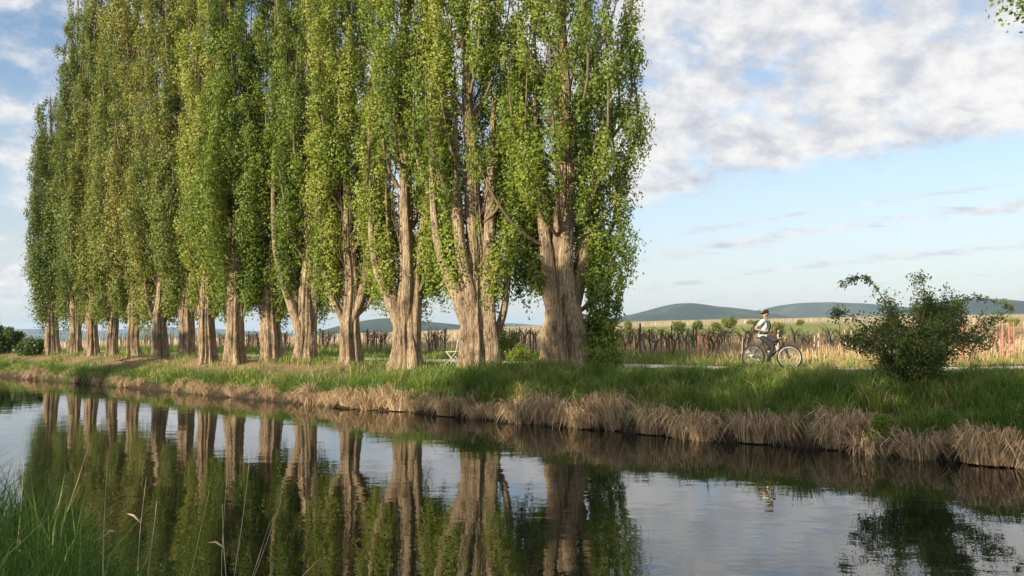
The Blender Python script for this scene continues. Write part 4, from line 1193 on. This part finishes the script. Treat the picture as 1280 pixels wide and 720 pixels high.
# pale post lines in the far fields
fp = []
for k in range(1500):
    Yd = 75 + 260 * rng.random() ** 1.3; u = rng.uniform(-0.68, 0.68)
    X = u * Yd
    if 0.11 < u < 0.44 and Yd < 230: continue
    fp.append((X, Yd, 0))
joined('field_posts', fp, [post_mesh(1, 0.9, 0.045, 0.0, 3)], PALE_POST, 'pale post rows in the fields far behind')
fp = []
for k in range(260):
    Yd = 240 + 60 * rng.random(); u = rng.uniform(0.08, 0.68); fp.append((u * Yd, Yd, 0))
joined('field_posts', fp, [post_mesh(1, 1.2, 0.07, 0.0, 3)], PALE_POST, 'pale post rows along the top of the meadow')

# ------------------------------------------------------------------ bicycle
BLACK = plain('black_paint', (0.018, 0.018, 0.020), 0.35, 0.0, 0.2, 20, 0.5)
RUBBER = plain('tyre_rubber', (0.022, 0.021, 0.020), 0.85, 0, 0.2, 30)
ALLOY = plain('bright_alloy', (0.62, 0.63, 0.65), 0.32, 0.9, 0.1, 30)
DARK_ALLOY = plain('dark_alloy', (0.16, 0.16, 0.17), 0.4, 0.8, 0.15, 30)
SILVER = plain('silver_rim', (0.66, 0.67, 0.69), 0.45, 0.5, 0.08, 30)

def ring_pts(c, r, n=32):
    a = np.arange(n) / n * 2 * np.pi
    return np.stack([c[0] + r * np.cos(a), np.full(n, c[1]), c[2] + r * np.sin(a)], -1)

tcyc = 4.30
cx_, cy_ = ts_xy(tcyc, float(path_s(tcyc)) - 0.15)
cx_, cy_ = float(cx_), float(cy_)
want = at_depth(964, 460, 23.0)
cx_, cy_ = want.x, want.y
CZ = gzf(cx_, cy_) + 0.042
YAW = rad(-37)
bike = empty('bicycle', (cx_, cy_, CZ), YAW, label='black bicycle with silver-rimmed front wheel ridden along the gravel path', cat='bicycle')
RH, FH, WR = np.array([-0.52, 0, 0.345]), np.array([0.53, 0, 0.345]), 0.325

def wheel(parent, c, rim_mat, steer=0.0):
    hub = link('wheel', Geo().tube([(0, -0.045, 0), (0, -0.02, 0), (0, 0.02, 0), (0, 0.045, 0)], [0.016, 0.030, 0.030, 0.016], 10).mesh('wheel'), DARK_ALLOY, parent, loc=tuple(c))
    hub.rotation_euler = (0, 0, steer)
    link('tyre', Geo().tube(ring_pts((0, 0, 0), WR), 0.021, 8, closed=True).mesh('tyre'), RUBBER, hub)
    link('rim', Geo().tube(ring_pts((0, 0, 0), WR - 0.030), 0.013, 6, closed=True).mesh('rim'), rim_mat, hub)
    g = Geo()
    for k in range(28):
        a = k / 28 * 2 * math.pi; b = a + (0.5 if k % 2 else -0.5); y = 0.024 if k % 4 < 2 else -0.024
        g.tube([(0.028 * math.cos(b), y, 0.028 * math.sin(b)), ((WR - 0.035) * math.cos(a), 0, (WR - 0.035) * math.sin(a))], 0.0022, 4, cap=False)
    link('spokes', g.mesh('spokes'), ALLOY, hub, kind='stuff')
    link('brake_disc', Geo().tube(ring_pts((0, 0.035, 0), 0.07, 20), 0.006, 5, closed=True).mesh('brake_disc'), ALLOY, hub)
    return hub
wheel(bike, RH, DARK_ALLOY)
wheel(bike, FH, SILVER, rad(16))
BB, ST, HT, HB = np.array([-0.07, 0, 0.29]), np.array([-0.235, 0, 0.80]), np.array([0.335, 0, 0.86]), np.array([0.375, 0, 0.70])
g = Geo()
g.tube([BB, ST], 0.017, 8).tube([BB, HB * 0.98 + HT * 0.02], 0.023, 8).tube([ST * 0.95 + BB * 0.05, HT], 0.018, 8).tube([HT + [-0.006, 0, 0.03], HB + [0.006, 0, -0.03]], 0.023, 8)
for sgn in (-1, 1):
    g.tube([BB + [0, 0.03 * sgn, 0], RH + [0, 0.06 * sgn, 0]], 0.010, 6).tube([ST * 0.93 + BB * 0.07 + [0, 0.02 * sgn, 0], RH + [0, 0.06 * sgn, 0]], 0.008, 6)
link('frame', g.mesh('frame'), BLACK, bike)
g = Geo()
for sgn in (-1, 1): g.tube([HB + [0.0, 0.05 * sgn, -0.04], HB + [0.03, 0.055 * sgn, -0.10], FH + [0, 0.055 * sgn, 0]], [0.016, 0.017, 0.010], 8)
g.tube([HB + [0.0, -0.055, -0.045], HB + [0.0, 0.055, -0.045]], 0.018, 6)
link('fork', g.mesh('fork'), DARK_ALLOY, bike)
g = Geo().tube([HT + [-0.006, 0, 0.02], HT + [-0.015, 0, 0.11], HT + [0.05, 0, 0.16]], 0.016, 8)
link('handlebar_stem', g.mesh('handlebar_stem'), BLACK, bike)
hb = link('handlebar', Geo().tube([HT + [-0.02, -0.31, 0.185], HT + [0.03, -0.14, 0.17], HT + [0.05, 0, 0.16], HT + [0.03, 0.14, 0.17], HT + [-0.02, 0.31, 0.185]], 0.012, 8).mesh('handlebar'), BLACK, bike)
for sgn in (-1, 1):
    link('grip', Geo().tube([HT + [-0.02, 0.31 * sgn, 0.185], HT + [0.005, 0.20 * sgn, 0.178]], 0.018, 8).mesh('grip'), RUBBER, hb)
    link('brake_lever', Geo().tube([HT + [0.02, 0.19 * sgn, 0.17], HT + [0.06, 0.24 * sgn, 0.15], HT + [0.05, 0.30 * sgn, 0.14]], 0.007, 5).mesh('brake_lever'), DARK_ALLOY, hb)
link('seat_post', Geo().tube([ST, ST + [-0.02, 0, 0.085]], 0.014, 8).mesh('seat_post'), DARK_ALLOY, bike)
def saddle_fn(V):
    V = V.copy(); f = np.clip((V[..., 0] + 1) / 2, 0, 1)
    V[..., 1] *= 1 - 0.72 * f ** 0.8; V[..., 2] = np.where(V[..., 2] > 0, V[..., 2] * 0.5, V[..., 2] * (1 - 0.6 * f))
    return V
link('saddle', Geo().ellipsoid(ST + [0.0, 0, 0.10], (0.145, 0.085, 0.045), 16, 8, saddle_fn).mesh('saddle'), BLACK, bike)
CR = 0.17
PEDAL = {-1: BB + np.array([0.03, -0.12, -CR]), 1: BB + np.array([-0.03, 0.12, CR])}
link('chainring', Geo().tube(ring_pts(BB + [0, -0.055, 0], 0.085, 24), 0.006, 5, closed=True).tube([BB + [0, -0.05, 0], BB + [0, 0.05, 0]], 0.02, 8).mesh('chainring'), DARK_ALLOY, bike)
link('chain', Geo().tube([BB + [0, -0.055, 0.085], RH + [0, -0.055, 0.045]], 0.005, 4).tube([BB + [0, -0.055, -0.085], RH + [0.02, -0.055, -0.10], RH + [0, -0.055, -0.045]], 0.005, 4).mesh('chain'), DARK_ALLOY, bike)
for sgn in (-1, 1):
    c = link('crank', Geo().tube([BB + [0, 0.065 * sgn, 0], PEDAL[sgn] - [0, 0.045 * sgn, 0]], [0.014, 0.010], 6).mesh('crank'), ALLOY, bike)
    link('pedal', Geo().box(PEDAL[sgn], (0.09, 0.08, 0.022)).mesh('pedal', False), BLACK, c)

# ------------------------------------------------------------------ rider
SKIN = plain('skin', (0.46, 0.27, 0.18), 0.55, 0, 0.08, 12)
SHIRT = plain('pale_mint_shirt', (0.56, 0.62, 0.57), 0.85, 0, 0.06, 14)
TROUSER = plain('dark_trousers', (0.030, 0.031, 0.036), 0.85, 0, 0.2, 14)
SHOE = plain('light_shoe', (0.62, 0.58, 0.52), 0.7, 0, 0.1, 20)
PACK = plain('black_pack', (0.022, 0.024, 0.028), 0.8, 0, 0.25, 14)
WHITEP = plain('white_plastic', (0.72, 0.72, 0.72), 0.4, 0, 0.05, 10)
HAIR = plain('brown_hair', (0.07, 0.042, 0.025), 0.7, 0, 0.3, 40)
LENS = plain('dark_lens', (0.012, 0.012, 0.014), 0.12, 0, 0.1, 10, 0.6)

def skinned(name, pts, edges, sub=2):
    """a continuous surface grown over a skeleton; pts: [(x, y, z, r)] or [(x, y, z, rx, ry)]"""
    me = bpy.data.meshes.new(name)
    me.from_pydata([p[:3] for p in pts], edges, [])
    o = bpy.data.objects.new(name, me); COL.objects.link(o)
    o.modifiers.new('skin', 'SKIN').use_smooth_shade = True
    for v, p in zip(me.skin_vertices[0].data, pts):
        v.radius = (p[3], p[4] if len(p) > 4 else p[3]); v.use_root = False
    me.skin_vertices[0].data[0].use_root = True
    sm = o.modifiers.new('sub', 'SUBSURF'); sm.levels = sm.render_levels = sub
    dg = bpy.context.evaluated_depsgraph_get()
    out = bpy.data.meshes.new_from_object(o.evaluated_get(dg))
    bpy.data.objects.remove(o); out.name = name
    for p in out.polygons: p.use_smooth = True
    return out

HIPZ = 0.95
J = dict(pelvis=(-0.225, 0, HIPZ), waist=(-0.205, 0, 1.10), chest=(-0.170, 0, 1.28), collar=(-0.150, 0, 1.41), neck=(-0.140, 0, 1.465), jaw=(-0.155, -0.012, 1.515), head=(-0.150, -0.005, 1.592), crown=(-0.145, 0, 1.655))
KNEE = {-1: (0.125, -0.115, 0.640), 1: (0.185, 0.115, 0.830)}
ANK = {-1: (-0.055, -0.120, 0.225), 1: (-0.110, 0.120, 0.555)}
ELB = {-1: (-0.335, -0.315, 1.165), 1: (-0.215, 0.335, 1.150)}
WRI = {-1: (-0.085, -0.165, 1.085), 1: (-0.030, 0.125, 1.095)}
rider = empty('person', (cx_, cy_, CZ), YAW, label='cyclist in pale shirt, dark trousers, helmet and black backpack, riding without holding the handlebar', cat='person')
pts, edges = [], []
def add(p, *r):
    pts.append((*p, *r)); return len(pts) - 1
b0 = add(J['pelvis'], 0.055, 0.05); b1 = add(J['waist'], 0.070, 0.065); b2 = add(J['chest'], 0.110, 0.085); b3 = add(J['collar'], 0.075, 0.068)
b4 = add(J['neck'], 0.050); b5 = add(J['jaw'], 0.062, 0.066); b6 = add(J['head'], 0.078, 0.088); b7 = add(J['crown'], 0.060, 0.066)
edges += [(b0, b1), (b1, b2), (b2, b3), (b3, b4), (b4, b5), (b5, b6), (b6, b7)]
for sgn in (-1, 1):
    a = add((-0.155, 0.165 * sgn, 1.395), 0.055); e = add(ELB[sgn], 0.036); w = add(WRI[sgn], 0.024)
    edges += [(b3, a), (a, e), (e, w)]
    h = add((-0.225, 0.095 * sgn, HIPZ - 0.03), 0.040); k = add(KNEE[sgn], 0.042); an = add(ANK[sgn], 0.036)
    he = add((ANK[sgn][0] + 0.02, ANK[sgn][1], ANK[sgn][2] - 0.055), 0.034); to = add((ANK[sgn][0] + 0.16, ANK[sgn][1] - 0.01, ANK[sgn][2] - 0.075), 0.026)
    edges += [(b0, h), (h, k), (k, an), (an, he), (he, to)]
    # palm and five fingers, curled in front of the belt buckle
    W_ = np.array(WRI[sgn]); dirh = np.array([0.45, -0.80 * sgn, 0.05]); dirh /= np.linalg.norm(dirh)
    side = np.array([0, 0, 1.0])
    pm = add(W_ + dirh * 0.055, 0.026, 0.016); edges.append((w, pm))
    for q, (off, ln) in enumerate(((0.028, 0.070), (0.010, 0.080), (-0.009, 0.075), (-0.027, 0.058))):
        f1 = add(W_ + dirh * 0.095 + side * off, 0.0090); f2 = add(W_ + dirh * (0.095 + ln * 0.5) + side * off + np.array([-0.012, 0, 0]), 0.0085); f3 = add(W_ + dirh * (0.095 + ln * 0.8) + side * off + np.array([-0.045, 0, 0]), 0.0075)
        edges += [(pm, f1), (f1, f2), (f2, f3)]
    th1 = add(W_ + dirh * 0.045 + side * 0.040, 0.0105); th2 = add(W_ + dirh * 0.085 + side * 0.062, 0.0090)
    edges += [(pm, th1), (th1, th2)]
body = link('body', skinned('body', pts, edges), SKIN, rider)
# the face looks over the right shoulder
FD = np.array([-0.45, -0.89, -0.03]); FD /= np.linalg.norm(FD); FS = np.array([-FD[1], FD[0], 0]); FS /= np.linalg.norm(FS)
hc = np.array(J['head'])
def face_pt(f, s_, z): return hc + FD * f + FS * s_ + np.array([0, 0, z])
link('nose', skinned('nose', [(*face_pt(0.085, 0, 0.0), 0.010), (*face_pt(0.108, 0, -0.028), 0.015), (*face_pt(0.088, 0, -0.042), 0.012)], [(0, 1), (1, 2)]), SKIN, body)
link('mouth', Geo().tube([face_pt(0.078, -0.024, -0.068), face_pt(0.092, 0, -0.066), face_pt(0.078, 0.024, -0.068)], 0.006, 6).mesh('mouth'), plain('lips', (0.40, 0.17, 0.14), 0.5), body)
for sgn in (-1, 1):
    link('ear', Geo().ellipsoid(face_pt(-0.005, 0.083 * sgn, -0.012), (0.020, 0.016, 0.032), 8, 6).mesh('ear'), SKIN, body)
g = Geo()
for sgn in (-1, 1):
    g.tube([face_pt(0.097, 0.006 * sgn, 0.016), face_pt(0.096, 0.032 * sgn, 0.014), face_pt(0.078, 0.060 * sgn, 0.016)], [0.014, 0.021, 0.014], 8)
    g.tube([face_pt(0.078, 0.062 * sgn, 0.02), face_pt(0.0, 0.086 * sgn, 0.012)], 0.004, 5)
link('sunglasses', g.mesh('sunglasses'), LENS, rider)
def hair_fn(V):
    V = V.copy(); V[..., 2] = np.maximum(V[..., 2], -0.7); return V
link('hair', Geo().ellipsoid(hc - FD * 0.036 + [0, 0, 0.005], (0.086, 0.086, 0.100), 16, 10, hair_fn).mesh('hair'), HAIR, rider)
def helm_fn(V):
    V = V.copy(); V[..., 2] = np.maximum(V[..., 2], -0.05 - 0.12 * V[..., 0] * 0); return V
helmet = link('helmet', Geo().ellipsoid((0, 0, 0), (0.142, 0.112, 0.100), 24, 12, helm_fn).mesh('helmet'), BLACK, rider, loc=tuple(hc + [0, 0, 0.040]))
helmet.rotation_euler = (0, rad(6), math.atan2(FD[1], FD[0]))
for k in range(5):
    yy = (k - 2) * 0.038; u = np.linspace(-0.95, 0.98, 9)
    link('vent_rib', Geo().tube(np.stack([0.136 * u, yy * np.sqrt(np.clip(1.05 - u * u, 0.08, 1)) * 1.15, 0.100 * np.sqrt(np.clip(1 - u * u * 0.98 - (yy / 0.125) ** 2, 0.01, 1)) + 0.003], -1), 0.009, 6).mesh('vent_rib'), WHITEP if k in (1, 3) else BLACK, helmet)
link('visor', Geo().box((0.152, 0, 0.004), (0.05, 0.13, 0.008)).mesh('visor', False), BLACK, helmet)
link('chin_strap', Geo().tube([face_pt(0.02, -0.082, -0.01), face_pt(0.045, -0.05, -0.095), face_pt(0.05, 0, -0.105), face_pt(0.045, 0.05, -0.095), face_pt(0.02, 0.082, -0.01)], 0.005, 5).mesh('chin_strap'), PACK, rider)
# clothes: surfaces of their own a little proud of the body
sh = [(*J['pelvis'][:2], HIPZ - 0.055, 0.158, 0.128), (*J['pelvis'][:2], HIPZ + 0.02, 0.160, 0.130), (*J['waist'], 0.132, 0.112), (*J['chest'], 0.152, 0.118), (*J['collar'], 0.098, 0.088), (-0.142, 0, 1.452, 0.060)]
se = [(0, 1), (1, 2), (2, 3), (3, 4), (4, 5)]
for sgn in (-1, 1):
    n0 = len(sh)
    A, E_ = np.array([-0.155, 0.168 * sgn, 1.392]), np.array(ELB[sgn])
    sh += [(*A, 0.070), (*(A * 0.42 + E_ * 0.58), 0.058)]; se += [(4, n0), (n0, n0 + 1)]
link('shirt', skinned('shirt', sh, se), SHIRT, rider)
tr_ = [(*J['pelvis'][:2], HIPZ - 0.01, 0.150, 0.118), (-0.215, 0, HIPZ + 0.065, 0.136, 0.110)]; te = [(0, 1)]
for sgn in (-1, 1):
    n0 = len(tr_); K, A = np.array(KNEE[sgn]), np.array(ANK[sgn])
    tr_ += [(-0.222, 0.092 * sgn, HIPZ - 0.03, 0.096), (*((np.array([-0.222, 0.092 * sgn, HIPZ - 0.03]) + K) / 2), 0.086), (*K, 0.066), (*((K + A) / 2), 0.060), (*(A + [0.0, 0, 0.02]), 0.050), (*(A + [0.0, 0, -0.035]), 0.048)]
    te += [(0, n0), (n0, n0 + 1), (n0 + 1, n0 + 2), (n0 + 2, n0 + 3), (n0 + 3, n0 + 4), (n0 + 4, n0 + 5)]
link('trousers', skinned('trousers', tr_, te), TROUSER, rider)
for sgn in (-1, 1):
    A = np.array(ANK[sgn])
    link('shoe', skinned('shoe', [(*(A + [-0.025, 0, -0.045]), 0.044, 0.040), (*(A + [0.06, 0, -0.066]), 0.044, 0.034), (*(A + [0.15, -0.005, -0.076]), 0.042, 0.028), (*(A + [0.19, -0.005, -0.078]), 0.030, 0.022)], [(0, 1), (1, 2), (2, 3)]), SHOE, rider)
pack = link('backpack', skinned('backpack', [(-0.375, 0, 1.02, 0.085, 0.135), (-0.370, 0, 1.15, 0.100, 0.150), (-0.345, 0, 1.30, 0.095, 0.140), (-0.315, 0, 1.40, 0.065, 0.105)], [(0, 1), (1, 2), (2, 3)]), PACK, rider)
for sgn in (-1, 1):
    link('shoulder_strap', Geo().tube([(-0.29, 0.085 * sgn, 1.39), (-0.17, 0.095 * sgn, 1.475), (-0.055, 0.100 * sgn, 1.37), (-0.025, 0.115 * sgn, 1.23), (-0.10, 0.150 * sgn, 1.11), (-0.27, 0.135 * sgn, 1.05)], [0.016, 0.022, 0.023, 0.020, 0.013, 0.012], 6).mesh('shoulder_strap'), PACK, pack)
link('chest_strap', Geo().tube([(-0.04, -0.11, 1.30), (-0.012, 0, 1.295), (-0.04, 0.11, 1.30)], 0.010, 5).mesh('chest_strap'), PACK, pack)
link('hip_belt', Geo().tube([(-0.30, -0.13, 1.02), (-0.14, -0.155, 1.03), (-0.075, 0, 1.035), (-0.14, 0.155, 1.03), (-0.30, 0.13, 1.02)], 0.017, 6).mesh('hip_belt'), PACK, pack)

# ------------------------------------------------------------------ white folding chair behind the pale forked poplar
WPAINT = plain('white_chair_paint', (0.6, 0.59, 0.56), 0.5, 0, 0.06, 10)
q = at_depth(567, 447, 28.6)
chair = empty('folding_chair', (q.x, q.y, gzf(q.x, q.y)), rad(160), label='white slatted folding chair standing behind the pale forked poplar', cat='chair')
for sgn in (-1, 1):
    link('leg', Geo().tube([(-0.22, 0.2 * sgn, 0), (0.20, 0.2 * sgn, 0.45)], 0.013, 6).mesh('leg'), WPAINT, chair)
    link('leg', Geo().tube([(0.22, 0.18 * sgn, 0), (-0.16, 0.18 * sgn, 0.42), (-0.26, 0.18 * sgn, 0.90)], 0.013, 6).mesh('leg'), WPAINT, chair)
for k in range(6):
    link('seat_slat', Geo().box((-0.17 + k * 0.073, 0, 0.452), (0.06, 0.44, 0.018)).mesh('seat_slat', False), WPAINT, chair)
for k in range(4):
    link('back_slat', Geo().box((-0.205 - k * 0.022, 0, 0.58 + k * 0.1), (0.016, 0.36, 0.055)).mesh('back_slat', False), WPAINT, chair)

# fallen branches by the tree feet
rng = np.random.default_rng(55)
for x_, s_, ln, lab in ((185, 2.6, 2.4, 'fallen dead branch propped by the sixth poplar'), (160, 2.2, 1.6, 'short fallen branch in the grass before the fifth poplar'), (430, 2.2, 1.3, 'thin fallen branch on the bare soil below the poplars')):
    X, Y = row_point(x_, s_); z0 = gzf(X, Y)
    a = rng.uniform(-0.4, 0.4)
    u = np.linspace(0, 1, 8)
    P = np.stack([ln * (u - 0.5) * math.cos(a), ln * (u - 0.5) * math.sin(a), 0.06 + 0.35 * u * (x_ == 185) + 0.05 * np.sin(u * 7)], -1)
    g = Geo().tube(P, 0.032 * (1 - 0.7 * u), 6)
    for k in range(5):
        b = P[2 + k % 5]; e = b + np.array([rng.normal(0, 0.25), rng.normal(0, 0.25), rng.uniform(0.1, 0.4)])
        g.tube([b, (b + e) / 2 + [0, 0, 0.03], e], [0.012, 0.009, 0.003], 4, cap=False)
    link('fallen_branch', g.mesh('fallen_branch'), LIMB, loc=(X, Y, z0), label=lab, cat='branch', group='fallen branches by the poplars')

# ------------------------------------------------------------------ haze over the whole plain
def haze():
    mt, t, out = new_mat('valley_haze')
    v = t.n('ShaderNodeVolumePrincipled')
    v.inputs['Color'].default_value = (0.58, 0.78, 1.0, 1)
    v.inputs['Density'].default_value = HAZE
    v.inputs['Anisotropy'].default_value = 0.0
    t.l(v.outputs[0], out.inputs['Volume'])
    zs = [o.bound_box for o in COL.objects if o.type == 'MESH' and o.name.split('.')[0] in ('hill', 'ground')]
    lo = min(c[2] for b in zs for c in b) - 1; hi = max(c[2] for b in zs for c in b) + 10
    R_ = 12500
    me = Geo().box((0, 0, (lo + hi) / 2), (2 * R_, 2 * R_, hi - lo)).mesh('haze', False)
    link('haze', me, mt, kind='stuff', label='pale blue haze over the far hills')
HAZE = 1.3e-4
haze()
